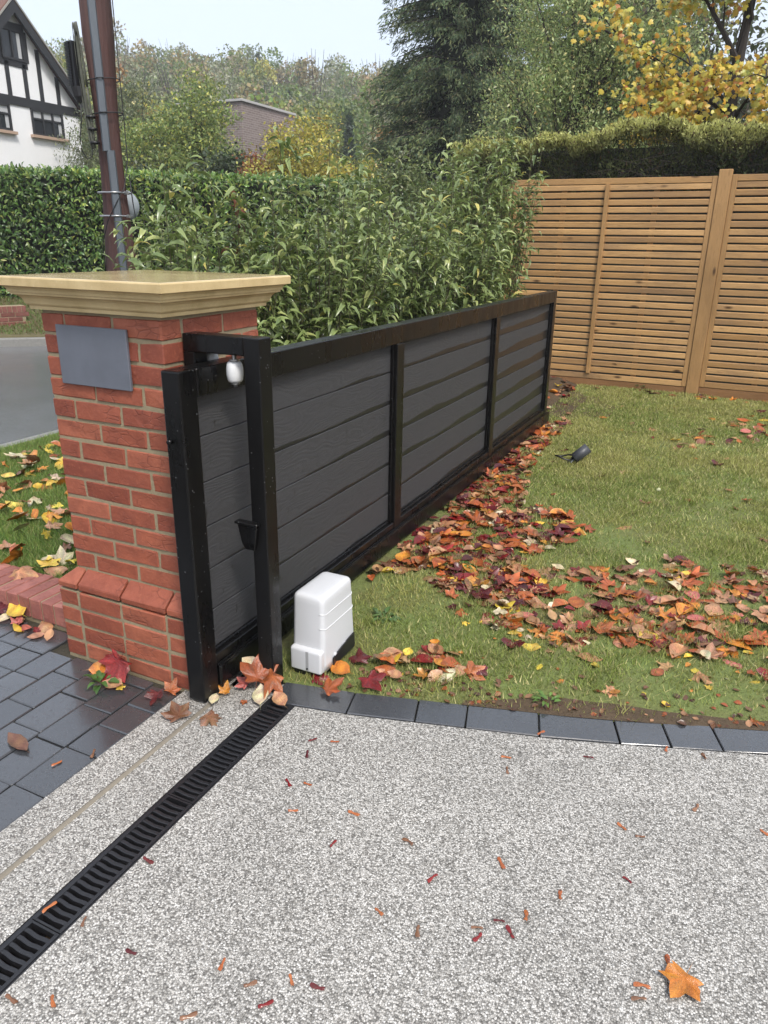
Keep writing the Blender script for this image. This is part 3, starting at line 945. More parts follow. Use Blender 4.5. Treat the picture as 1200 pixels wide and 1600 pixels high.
# ------------------------------------------------------------------ slatted timber fence
FY = 9.32
fc = thing('timber_fence', (-1.0, FY, 0), 'tall brown timber fence of narrow horizontal slats behind the lawn', 'fence')
rg = random.Random(21)
def upright(name, x0, x1, y0, y1, z0, z1): return span_box(name, x0, x1, y0, y1, z0, z1, M['fence_v'], fc, .004)
upright('post', -.548, -.414, FY - .02, FY + .08, -.05, 2.415)
upright('post', -2.92, -2.80, FY - .01, FY + .09, -.05, 2.33)
upright('post', 1.69, 1.82, FY - .02, FY + .08, -.05, 2.415)
PITCH = .0785
def panel(x0, x1, zo, mid):
    upright('stile', x0, x0 + .055, FY - .008, FY + .04, .10 + zo, 2.352 + zo)
    upright('stile', x1 - .055, x1, FY - .008, FY + .04, .10 + zo, 2.352 + zo)
    xa, xb = x0 + .056, x1 - .056
    L = xb - xa
    sm = [hull_mesh('slat', [(-L / 2, -.016, -.0285), (L / 2, -.016, -.0285), (-L / 2, .010, -.0305), (L / 2, .010, -.0305), (-L / 2, .010, .0305), (L / 2, .010, .0305), (-L / 2, -.016, .0235), (L / 2, -.016, .0235), (-L / 2, -.006, .0305), (L / 2, -.006, .0305)], .002, i, .0012) for i in range(5)]
    top = hull_mesh('rail', [(sx * L / 2, sy, sz) for sx in (-1, 1) for sy in (-.016, .02) for sz in (-.031, .031)], .003)
    put('rail', top, M['fence'], fc, loc=((xa + xb) / 2, FY + .01, 2.319 + zo))
    z = 2.319 + zo - .0655
    k = 0
    while z > .19 + zo:
        put('slat', rg.choice(sm), M['fence'], fc, loc=((xa + xb) / 2, FY + .012 + rg.uniform(-.002, .002), z), rot=(0, rg.uniform(-.0012, .0012), 0))
        z -= PITCH; k += 1
    put('rail', top, M['fence'], fc, loc=((xa + xb) / 2, FY + .01, .131 + zo))
    upright('batten', mid - .024, mid + .024, FY - .034, FY - .0075, .165 + zo, 2.286 + zo)
    for f in (.26, .74):
        xm = xa + L * f
        upright('back_batten', xm - .03, xm + .03, FY + .0235, FY + .05, .12 + zo, 2.30 + zo)
    upright('back_batten', mid - .03, mid + .03, FY + .0235, FY + .05, .12 + zo, 2.30 + zo)
    span_box('gravel_board', x0, x1, FY + .0, FY + .045, -.05, .097 + zo, M['gravel_board'], fc, .003)
panel(-2.798, -.550, 0.0, -1.69)
panel(-.412, 1.688, .012, .63)

# ------------------------------------------------------------------ clipped conifer hedge behind the fence
rn = np.random.default_rng(3)
hg = thing('conifer_hedge', (-1.2, 10.7, 0), 'clipped conifer hedge with lime green tips above the timber fence', 'hedge')
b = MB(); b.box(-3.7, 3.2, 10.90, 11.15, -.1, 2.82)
put('shade_core', b.mesh('shade_core'), M['core'], hg)  # solid dark box, its colour painting the shade behind the sprays
N = 62000
x = rn.uniform(-4.0, 3.4, N)
crest = 2.85 + .10 * fbm(x * 1.1, x * 0, 2, 3) + .07 * vnoise(x * 3, x * 0, 7) + .10 * np.exp(-((x + 1.55) / .5) ** 2) - .12 * np.exp(-((x + 3.9) / .3) ** 2) 
u = rn.uniform(0, 1, N)
hang = .12 + .48 * np.clip((fbm(x * 1.7, x * 0 + 3, 5, 3) - .36) / .3, 0, 1)          # how far the green comes down the face
z = crest - hang * u ** 1.6
face = rn.uniform(size=N) < .34
z = np.where(face, rn.uniform(2.30, 2.95, N), z)
dep = np.where(u < .25, rn.uniform(10.40, 11.3, N), rn.uniform(10.38, 10.62, N))
dep = np.where(face, rn.uniform(10.5, 10.88, N), dep)
bulge = np.where(face, .3, .42) * (fbm(x * 3.2, z * 3.2, 9, 3) - .5)
z = z + .26 * (fbm(x * 4.6, dep * 4.6, 19, 3) - .5)
P = np.stack([x, dep + bulge, z], 1)
dr_ = np.stack([rn.normal(0, .55, N), -np.abs(rn.normal(.35, .4, N)), np.abs(rn.normal(.75, .4, N))], 1)
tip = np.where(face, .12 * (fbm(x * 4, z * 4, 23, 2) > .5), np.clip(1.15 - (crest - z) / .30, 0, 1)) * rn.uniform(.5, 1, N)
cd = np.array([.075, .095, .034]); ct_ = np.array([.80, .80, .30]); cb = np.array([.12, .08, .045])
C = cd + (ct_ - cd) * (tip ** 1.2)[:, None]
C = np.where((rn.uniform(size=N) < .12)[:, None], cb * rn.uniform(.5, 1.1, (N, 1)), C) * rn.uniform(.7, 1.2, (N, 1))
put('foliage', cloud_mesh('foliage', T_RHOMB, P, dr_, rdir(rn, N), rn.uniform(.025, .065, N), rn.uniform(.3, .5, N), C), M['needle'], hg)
b = MB()
for i in range(260):
    xx_ = rn.uniform(-3.8, 3.2); zz_ = rn.uniform(2.3, 2.75)
    b.tube([(xx_, 10.75, zz_), (xx_ + rn.normal(0, .1), 10.6, zz_ + rn.uniform(-.05, .15)), (xx_ + rn.normal(0, .16), 10.47, zz_ + rn.uniform(0, .2))], [.007, .005, .002], 4)
put('twigs', b.mesh('twigs'), M['bark'], hg)

# ------------------------------------------------------------------ laurel hedge across the road
lh = thing('laurel_hedge', far_pt(4, .6), 'long trimmed laurel hedge across the road', 'hedge')
L0, L1 = -4.5, 12.5
HT = 2.72
def hp(t, o, z): return np.stack([-12.3 + .74 * t - .672 * o, 9.8 + .672 * t + .74 * o, z], 1)
b = MB()
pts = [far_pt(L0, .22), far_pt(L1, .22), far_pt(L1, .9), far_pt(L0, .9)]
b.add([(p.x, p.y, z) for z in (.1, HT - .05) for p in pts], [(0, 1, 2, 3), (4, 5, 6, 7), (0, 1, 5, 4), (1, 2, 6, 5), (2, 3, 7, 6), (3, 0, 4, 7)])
put('shade_core', b.mesh('shade_core'), M['core'], lh)  # dark box added to block light and paint the shade behind the leaves
N = 34000
t = rn.uniform(L0, L1, N); u = rn.uniform(size=N)
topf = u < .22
z = np.where(topf, HT + rn.normal(0, .035, N), rn.uniform(.38, HT, N))
o = np.where(topf, rn.uniform(0, 1.0, N), .02 + .10 * fbm(t * 1.6, z * 1.6, 4, 3) + rn.normal(0, .045, N))
P = hp(t, o, z)
out = np.array([.672, -.74, 0.0])
dr_ = out * rn.uniform(.2, 1.0, (N, 1)) + np.array([0, 0, 1.0]) * rn.uniform(-.3, 1.1, (N, 1)) + rn.normal(0, .5, (N, 3))
pal = [(5, (0.081, 0.150, 0.040)), (4, (0.131, 0.213, 0.056)), (2, (0.050, 0.094, 0.030)), (1.2, (0.237, 0.312, 0.088)), (.5, (0.325, 0.388, 0.100))]
C = pick(rn, pal, N, .25)
patch = fbm(t * .55, z * .9, 12, 2)
C = C * (1 + .9 * np.clip(patch - .55, 0, 1)[:, None] * np.array([1.6, 1.1, .2]))
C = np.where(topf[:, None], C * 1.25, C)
nn = out + np.array([0, 0, .7]) + rn.normal(0, .35, (N, 3))
put('foliage', cloud_mesh('foliage', T_FOLD, P, dr_, nn, rn.uniform(.075, .125, N), rn.uniform(.38, .5, N), C), M['leaf_gloss'], lh)

# small wall and sleeper by the far kerb
fw = thing('garden_wall', (-11.35, 8.75, 0), 'short stub of dark red brick wall across the road', 'wall')
a_ = math.atan2(.672, .74)
mwf = Matrix.Translation((-11.35, 8.72, 0)) @ Matrix.Rotation(R(64), 4, 'Z')
put('mortar', box_mesh('mortar', .78, .20, .60, .003), M['mortar'], fw, mw=mwf @ Matrix.Translation((0, 0, .24)))
fb = [box_mesh('brick', .215, .215, .066, .004, 1, .002, seed=i) for i in range(3)]
fe = [box_mesh('brick', .066, .215, .1, .004, 1, .002, seed=i) for i in range(3)]
for c in range(6):
    for k in range(4 if c % 2 else 3):
        x = -.3375 + .225 * k if c % 2 else -.225 + .225 * k
        put('brick', fb[k % 3], M['brick_far'], fw, mw=mwf @ Matrix.Translation((x, 0, .02 + c * .0755)))
for k in range(11):
    put('brick', fe[k % 3], M['brick_far'], fw, mw=mwf @ Matrix.Translation((-.375 + .075 * k, 0, .02 + 6 * .0755 + .012)))
sl = put('timber_sleeper', box_mesh('timber_sleeper', 1.2, .12, .22, .01, 2), M['bark'], None, mw=Matrix.Translation((-11.0, 9.75, .16)) @ Matrix.Rotation(R(48), 4, 'Z'))
tag(sl, 'dark timber sleeper edging the bank beside the brick wall stub', 'sleeper')

# ------------------------------------------------------------------ telegraph pole
PX, PY = -4.545, 4.655
tp = thing('telegraph_pole', (PX, PY, 0), 'reddish brown wooden telegraph pole rising behind the gate pillar', 'pole')
b = MB(); b.tube([(PX, PY, -.1), (PX, PY, 1.4), (PX, PY, 3), (PX + .01, PY, 5), (PX + .02, PY, 8.5)], [.130, .125, .110, .10, .085], 24)
put('pole', b.mesh('pole', True), M['pole'], tp)
tc_ = Vector((.70, -.714, 0)); ts_ = Vector((.714, .70, 0))
def on_pole(side, outw, z): return Vector((PX, PY, z)) + tc_ * outw + ts_ * side
def rect_tube(pts, w, d, name, mat, par):
    V = []; F = []
    for p, (s, o) in pts:
        for a, c in ((-w, 0), (-w * .7, d), (w * .7, d), (w, 0)):
            q = on_pole(s + a, o + c, p); V.append(q)
    for i in range(len(pts) - 1):
        for k in range(4): F.append((i * 4 + k, i * 4 + (k + 1) % 4, (i + 1) * 4 + (k + 1) % 4, (i + 1) * 4 + k))
    F += [(0, 1, 2, 3), tuple(len(V) - 4 + k for k in range(4))]
    m = D.meshes.new(name); m.from_pydata(V, [], F); m.update()
    return put(name, m, mat, par)
rect_tube([(2.245, (-.022, .110)), (3.3, (-.022, .102)), (6, (-.02, .090)), (8.2, (-.02, .075))], .030, .020, 'cable_guard', M['galv'], tp)
rect_tube([(.02, (.012, .122)), (1.4, (.010, .118)), (2.25, (.004, .112))], .030, .024, 'cable_guard', M['galv'], tp)
for z, mat, r_ in ((2.72, 'cable', .004), (2.50, 'cable', .005)):
    b = MB()
    rad = .118
    b.tube([on_pole(rad * math.sin(w) * 1.0, rad * math.cos(w) + (.022 if abs(w + .2) < .25 else 0), z + .012 * math.sin(w)) for w in np.linspace(-2.6, 2.6, 40)], r_, 6)
    put('strap', b.mesh('strap', True), M[mat], tp)
for z in (1.965, 1.80):
    b = MB(); b.tube([on_pole(.119 * math.sin(w), .119 * math.cos(w) + (.024 if abs(w - .05) < .28 else 0), z) for w in np.linspace(-3.1, 3.1, 44)], .007, 6)
    s_ = put('steel_band', b.mesh('steel_band', True), M['steel'], tp)
    b = MB(); p = on_pole(.085, .098, z); b.box(p.x - .012, p.x + .012, p.y - .012, p.y + .012, z - .012, z + .012)
    put('clamp', b.mesh('clamp'), M['steel'], s_)
# thin cable down the pole
b = MB(); b.tube([on_pole(.118, .03, 3.3), on_pole(.120, .03, 2.6), on_pole(.118, .045, 2.2), on_pole(.075, .112, 2.0), on_pole(.0, .150, 1.88), on_pole(-.07, .115, 1.76), on_pole(-.122, .04, 1.6), on_pole(-.126, .02, 1.2)], .004, 5)
b.tube([on_pole(.120, .02, 2.1), on_pole(.128, .04, 1.9), on_pole(.14, .03, 1.75), on_pole(.13, .02, 1.3)], .005, 5)
put('thin_cable', b.mesh('thin_cable', True), M['cable'], tp)
# finned cable joint and coil
b = MB()
c0 = on_pole(-.185, .035, 0)
for k in range(28):
    z = 2.665 + k * .0098
    for sx in (-.024, .024):
        p = on_pole(-.185 + sx, .05, z)
        b.box(p.x - .021, p.x + .021, p.y - .021, p.y + .021, z, z + .006)
p = on_pole(-.185, .05, 0); b.box(p.x - .026, p.x + .026, p.y - .026, p.y + .026, 2.655, 2.945)
b.tube([on_pole(-.185, .05, 2.66), on_pole(-.175, .05, 2.60), on_pole(-.17, .05, 2.56)], [.04, .035, .02], 10)
cj = thing('cable_joint', tuple(on_pole(-.185, .05, 2.6)), 'black finned cable joint strapped beside the pole', 'cable box')
put('body', b.mesh('body'), M['black_plastic'], cj)
b = MB()
for k in range(7):
    o_ = rn.uniform(-.012, .012); s_ = -.112 - .034 * rn.uniform()
    pts = []
    for w in np.linspace(0, 2 * math.pi, 26):
        zz_ = 2.66 + .40 * math.sin(w) + rn.normal(0, .003)
        ss = s_ + (.010 + .004 * (k % 3)) * math.cos(w) - .045 * (zz_ - 2.66)
        pts.append(on_pole(ss, .07 + o_, zz_))
    b.tube(pts, .0042, 5)
cc = thing('cable_coil', tuple(on_pole(-.12, .07, 2.25)), 'coil of grey green cable hanging on the pole', 'cable')
put('loops', b.mesh('loops', True), M['cable_grey'], cc)
b = MB(); b.tube([on_pole(-.17, .06, 2.57), on_pole(-.175, .06, 2.45), on_pole(-.20, .06, 2.33), on_pole(-.195, .06, 2.24), on_pole(-.165, .06, 2.19), on_pole(-.13, .06, 2.21), on_pole(-.12, .06, 2.3)], .0045, 6)
put('tail', b.mesh('tail', True), M['cable'], cc)
for z in (2.47, 2.39, 2.30):
    b = MB(); p = on_pole(-.118 - .045 * (z - 2.66), .07, z); b.tube([(p.x, p.y, z - .008), (p.x, p.y, z + .008)], .034, 8)
    put('tie', b.mesh('tie', True), M['cable'], cc)
# round metal cap plate on the far side
n = 28
V = []; F = []
for i, (r_, o_) in enumerate(((.118, 0), (.113, .015), (.08, .04), (.04, .052), (.0, .055))):
    for k in range(n):
        w = 2 * math.pi * k / n
        V.append(on_pole(.062 + r_ * math.cos(w), -.19 + o_, 1.885 + r_ * math.sin(w)))
F = [(i * n + k, i * n + (k + 1) % n, (i + 1) * n + (k + 1) % n, (i + 1) * n + k) for i in range(4) for k in range(n)] + [tuple(range(n))]
m = D.meshes.new('traffic_mirror'); m.from_pydata(V, [], F); m.update(); m.polygons.foreach_set('use_smooth', np.ones(len(F), bool))
tm = put('traffic_mirror', m, m_simple('grey_mirror_back', (.26, .29, .31), .5))
tag(tm, 'round grey mirror seen from behind, fixed to the telegraph pole', 'mirror')

# ------------------------------------------------------------------ half timbered house
HX = -25.0
hs = thing('timber_framed_house', (HX - 4, 21.4, 0), 'white house gable with black timber framing behind the hedge', 'house')
YC, ZE, ZA, HW = 21.42, 6.30, 9.30, 2.93
b = MB()
w = HW - .22
b.add([(HX, YC - w, -.1), (HX, YC + w, -.1), (HX, YC + w, ZE), (HX, YC, ZA - .12), (HX, YC - w, ZE), (HX - 8, YC - w, -.1), (HX - 8, YC + w, -.1), (HX - 8, YC + w, ZE), (HX - 8, YC, ZA - .12), (HX - 8, YC - w, ZE)],
      [(0, 1, 2, 3, 4), (5, 9, 8, 7, 6), (1, 6, 7, 2), (0, 4, 9, 5)])
put('wall', b.mesh('wall'), M['render'], hs)
b = MB()
for s in (-1, 1):
    y0, z0_, y1, z1_ = YC, ZA, YC + s * (HW + .25), ZE - .25
    V = [(HX + .35, y0, z0_), (HX + .35, y1, z1_), (HX - 8.3, y1, z1_), (HX - 8.3, y0, z0_), (HX + .35, y0, z0_ + .14), (HX + .35, y1, z1_ + .14), (HX - 8.3, y1, z1_ + .14), (HX - 8.3, y0, z0_ + .14)]
    b.add(V, [(0, 1, 2, 3), (4, 5, 6, 7), (0, 1, 5, 4), (1, 2, 6, 5), (2, 3, 7, 6)])
put('roof', b.mesh('roof'), M['roof'], hs)
for s in (-1, 1):
    def bb(dz0, dz1, xo, nm, mat):
        m_ = MB()
        V = []
        for xx_ in (HX + xo, HX + xo + .06):
            V += [(xx_, YC, ZA + dz0), (xx_, YC + s * (HW + .25), ZE - .25 + dz0), (xx_, YC + s * (HW + .25), ZE - .25 + dz1), (xx_, YC, ZA + dz1)]
        m_.add(V, [(0, 1, 2, 3), (4, 5, 6, 7), (0, 1, 5, 4), (1, 2, 6, 5), (2, 3, 7, 6)])
        put(nm, m_.mesh(nm), mat, hs)
    bb(-.40, -.02, .30, 'barge_board', M['timber_black'])
    bb(.02, .10, .33, 'verge_trim', m_simple('grey_verge', (.30, .29, .26), .6))
def timber(y0, y1, z0_, z1_, x=.03): span_box('timber', HX - .02, HX + x, y0, y1, z0_, z1_, M['timber_black'], hs, .004)
timber(YC - w, YC + w, 6.04, 6.33, .05)
for yc_, zt in ((22.45, 8.0), (23.22, 7.25), (21.80, 7.42), (21.06, 7.42), (20.4, 8.0), (19.6, 7.2)):
    timber(yc_ - .085, yc_ + .085, 6.332, zt)
def window(y0, y1, z0_, z1_, lights, transom):
    fr = put('window', None, parent=hs, loc=(HX, (y0 + y1) / 2, z0_))
    m_ = MB(); f = .07
    m_.box(HX - .03, HX + .07, y0, y1, z0_, z0_ + f); m_.box(HX - .03, HX + .07, y0, y1, z1_ - f, z1_)
    n_ = lights
    for k in range(n_ + 1):
        yy = y0 + (y1 - y0 - f) * k / n_; m_.box(HX - .028, HX + .068, yy, yy + f, z0_ + f, z1_ - f)
    if transom: m_.box(HX - .026, HX + .066, y0 + f, y1 - f, z1_ - .36, z1_ - .30)
    put('frame', m_.mesh('frame'), M['timber_black'], fr)
    for k in range(n_):
        ya = y0 + f + (y1 - y0 - f) * k / n_; yb = y0 + (y1 - y0 - f) * (k + 1) / n_
        span_box('pane', HX + .005, HX + .012, ya, yb, z0_ + f, (z1_ - .36) if transom else z1_ - f, M['pane'], fr, 0)
        if transom: span_box('pane', HX + .004, HX + .011, ya, yb, z1_ - .30, z1_ - f, M['curtain'], fr, 0)
    span_box('curtain', HX + .0125, HX + .02, y1 - f - .16, y1 - f - .02, z0_ + f + .03, (z1_ - .37) if transom else z1_ - f - .02, M['curtain'], fr, 0)
    if transom: span_box('sill', HX - .02, HX + .16, y0 - .12, y1 + .12, z0_ - .10, z0_ - .002, M['sill'], fr, .004)
window(21.83, 23.27, 5.16, 6.05 - .012, 3, True)
window(19.45, 20.92, 5.16, 6.05 - .012, 3, True)
window(20.92, 21.86, 7.48, 8.45, 2, False)
timber(20.80, 21.97, 8.452, 8.66)
timber(20.80, 21.97, 7.28, 7.478)
timber(20.74, 20.915, 7.48, 8.45); timber(21.865, 22.05, 7.48, 8.45)

# distant brick building
bd = thing('brick_building', (-24.5, 35, 0), 'plain brown brick building with flat roof among the trees', 'building')
M['brick_dist'] = NM('brown_brickwork')
k_ = M['brick_dist']
v_ = k_.n('TexCoord').outputs['Object']
sx_ = k_.n('SeparateXYZ', {0: v_})
bt = k_.n('TexBrick', {'Vector': k_.n('CombineXYZ', {0: k_.math('ADD', sx_.outputs[0], sx_.outputs[1]), 1: sx_.outputs[2], 2: 0.0}).outputs[0], 'Color1': (.17, .125, .115), 'Color2': (.23, .18, .165), 'Mortar': (.30, .27, .25), 'Scale': 1.0, 'Mortar Size': .012, 'Brick Width': .3, 'Row Height': .1})
k_.pbr(bt.outputs['Color'], .8)
M['brick_dist'] = k_.done()
span_box('wall', -27.5, -23.3, 32.6, 37.2, -.1, 7.75, M['brick_dist'], bd, .02)
span_box('roof_edge', -27.6, -23.2, 32.5, 37.3, 7.752, 7.86, m_simple('pale_capping', (.42, .41, .40), .5), bd, .01)
span_box('oriel', -23.29, -22.6, 35.0, 37.0, 6.4, 7.2, M['brick_dist'], bd, .01)
span_box('window', -23.29, -23.15, 35.0, 37.0, 5.85, 6.39, M['pane'], bd, .01)

# ------------------------------------------------------------------ shrubs behind the gate
def frame_mats(P, Dv, Nv, S, Wd):
    d = unit(Dv); s = unit(np.cross(d, Nv) + 1e-6); n = np.cross(s, d)
    out = []
    for i in range(len(P)):
        out.append(Matrix(((s[i, 0] * S[i] * Wd[i], d[i, 0] * S[i], n[i, 0] * S[i], P[i, 0]), (s[i, 1] * S[i] * Wd[i], d[i, 1] * S[i], n[i, 1] * S[i], P[i, 1]), (s[i, 2] * S[i] * Wd[i], d[i, 2] * S[i], n[i, 2] * S[i], P[i, 2]), (0, 0, 0, 1))))
    return out
def arch_template(a, b_):
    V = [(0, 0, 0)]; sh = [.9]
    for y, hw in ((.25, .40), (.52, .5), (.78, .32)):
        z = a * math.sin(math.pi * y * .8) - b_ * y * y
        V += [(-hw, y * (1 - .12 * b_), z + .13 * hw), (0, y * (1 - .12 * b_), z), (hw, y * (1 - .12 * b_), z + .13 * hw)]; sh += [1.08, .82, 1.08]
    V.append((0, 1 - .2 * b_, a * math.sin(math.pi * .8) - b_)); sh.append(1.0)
    F = [(0, 2, 1), (0, 3, 2)]
    for r_ in (1, 4):
        F += [(r_, r_ + 1, r_ + 4), (r_, r_ + 4, r_ + 3), (r_ + 1, r_ + 2, r_ + 5), (r_ + 1, r_ + 5, r_ + 4)]
    F += [(7, 8, 10), (8, 9, 10)]
    return np.array(V), np.array(F), np.array(sh)
ARCH = [arch_template(.16, .35), arch_template(.22, .62), arch_template(.10, .2), arch_template(.26, .9)]
SH_PAL = [(5, (0.210, 0.273, 0.091)), (4, (0.264, 0.332, 0.117)), (3, (0.156, 0.217, 0.075)), (1.6, (0.388, 0.433, 0.157)), (.25, (0.589, 0.519, 0.140))]
leaf_objs = {}
for vi in range(4):
    for ci, col in enumerate([c for _, c in SH_PAL]):
        T, F, sh = ARCH[vi]
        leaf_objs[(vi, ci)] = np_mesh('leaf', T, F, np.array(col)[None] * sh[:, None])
SHRUBS = [(-3.18, 3.95, 2.08, .52, 'leafy shrub with arching pointed leaves nearest the gate pillar'),
          (-2.85, 4.78, 2.30, .55, 'leafy green shrub behind the first gate panel, with two tall leading shoots'),
          (-2.72, 5.75, 2.24, .56, 'leafy green shrub behind the gate, third along from the pillar'),
          (-2.68, 6.85, 2.34, .60, 'leafy green shrub behind the gate, second from the timber fence'),
          (-2.66, 8.0, 2.72, .50, 'tallest leafy shrub in the row, hanging over the end of the timber fence')]
rs = np.random.default_rng(17)
for si, (bx, by, H, Rr, lab) in enumerate(SHRUBS):
    sh_ = thing('evergreen_shrub', (bx, by, .07), lab, 'shrub', 'shrubs in a row behind the gate')
    stems = MB()
    P = []; Dd = []; Nn = []
    ns = 120
    for k in range(ns):
        an = rs.uniform(0, 2 * math.pi); rr_ = Rr * math.sqrt(rs.uniform(.02, 1.15))
        hh = H * rs.uniform(.42, .97) * (1 - .12 * (rr_ / Rr) ** 2)
        if si == 1 and k < 2: hh = H * 1.06; rr_ = .25; an = (0.6, 3.6)[k]
        if k < 4: hh = H * rs.uniform(.98, 1.04); rr_ *= .6
        if si == 4: hh = max(hh, H * rs.uniform(.6, 1.0))
        tip = np.array([bx + rr_ * math.cos(an), by + rr_ * math.sin(an) * 1.15, hh])
        if tip[0] > -1.98: tip[0] = -1.98 - rs.uniform(0, .15)
        b0 = np.array([bx + .12 * math.cos(an), by + .12 * math.sin(an), .03])
        mid = b0 + (tip - b0) * .5 + np.array([math.cos(an), math.sin(an), 0]) * .10
        ctrl = [b0 * (1 - t) ** 2 + 2 * mid * t * (1 - t) + tip * t * t for t in np.linspace(0, 1, 7)]
        stems.tube([tuple(c) for c in ctrl], [.009, .007, .006, .0045, .0035, .0025, .0015], 5)
        nl = int(rs.uniform(34, 48)); tw = np.zeros(3)
        for j in range(nl):
            t = 1 - (1 - j / nl) * rs.uniform(.4, .74)
            p = b0 * (1 - t) ** 2 + 2 * mid * t * (1 - t) + tip * t * t
            a2 = an + j * 2.4 + rs.normal(0, .3)
            up = rs.uniform(-.3, .5) if t < .95 else rs.uniform(.2, 1.0)
            if j % 4 == 0:
                ta = rs.uniform(0, 2 * math.pi); tl_ = rs.uniform(.06, .20) * (1.15 - t * .6)
                tw = np.array([math.cos(ta), math.sin(ta), rs.uniform(.1, .7)]) * tl_
                stems.tube([tuple(p), tuple(p + tw * .5 + np.array([0, 0, .01])), tuple(p + tw)], [.0028, .002, .0012], 3)
            P.append(p + tw * rs.uniform(.15, 1.05) + rs.normal(0, .008, 3)); Dd.append((math.cos(a2) + tw[0] * 4, math.sin(a2) + tw[1] * 4, up)); Nn.append((rs.normal(0, .4), rs.normal(0, .4), 1))
    P = np.array(P); Dd = np.array(Dd); Nn = np.array(Nn); N = len(P)
    P[:, 0] = np.minimum(P[:, 0], -1.86)
    S_ = rs.uniform(.065, .135, N); Wd = rs.uniform(.23, .32, N)
    tv = rs.integers(0, 4, N)
    w_ = np.array([c[0] for c in SH_PAL]); ci_ = rs.choice(len(SH_PAL), N, p=w_ / w_.sum())
    dist = np.linalg.norm(P - np.array([0, 0, 1.65]), axis=1)
    vis = P[:, 2] > 1.15
    score = S_ / dist + .01 * vis - .006 * np.abs(P[:, 1] - by) * 0
    front = (P[:, 0] - bx) * .5 - (P[:, 1] - by) * .6
    score = score + .004 * front
    order = np.argsort(-score)
    single, rest = order[:200], order[200:]
    put('stem', stems.mesh('stem'), M['stem'], sh_)
    mats_ = frame_mats(P[single], Dd[single], Nn[single], S_[single], Wd[single])
    for mw, i in zip(mats_, single):
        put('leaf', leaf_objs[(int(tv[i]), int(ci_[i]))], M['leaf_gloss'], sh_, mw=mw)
    Vs, Fs, Cs, off = [], [], [], 0
    cols = np.array([c for _, c in SH_PAL])
    for v in range(4):
        q = rest[tv[rest] == v]
        T, F, s_ = ARCH[v]
        C = cols[ci_[q]] * rs.uniform(.8, 1.2, (len(q), 1))
        V, Fa, Cv = cloud((T, F), P[q], Dd[q], Nn[q], S_[q], Wd[q], C)
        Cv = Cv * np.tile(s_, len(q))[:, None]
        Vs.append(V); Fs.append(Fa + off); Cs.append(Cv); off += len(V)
    lf = put('foliage', np_mesh('foliage', np.concatenate(Vs), np.concatenate(Fs), np.concatenate(Cs)), M['leaf_gloss'], sh_)
    lf['kind'] = 'stuff'
    if si in (0, 4):          # a few dead red leaves
        n_ = 14
        c0 = np.array([-3.12, 4.28, 1.78]) if si == 0 else np.array([-2.55, 7.75, 1.85])
        P2 = c0 + rs.normal(0, 1, (n_, 3)) * np.array([.03, .03, .16])
        d2 = rs.normal(0, 1, (n_, 3)) * np.array([.5, .5, .2]) + np.array([0, 0, -.9])
        dl = put('dead_leaves', cloud_mesh('dead_leaves', ARCH[1][:2], P2, d2, rdir(rs, n_), rs.uniform(.07, .11, n_), rs.uniform(.3, .4, n_), pick(rs, [(1, (.11, .028, .018)), (1, (.17, .06, .03))], n_)), M['leaf'], sh_)
        dl['label'] = 'dead red brown leaves'

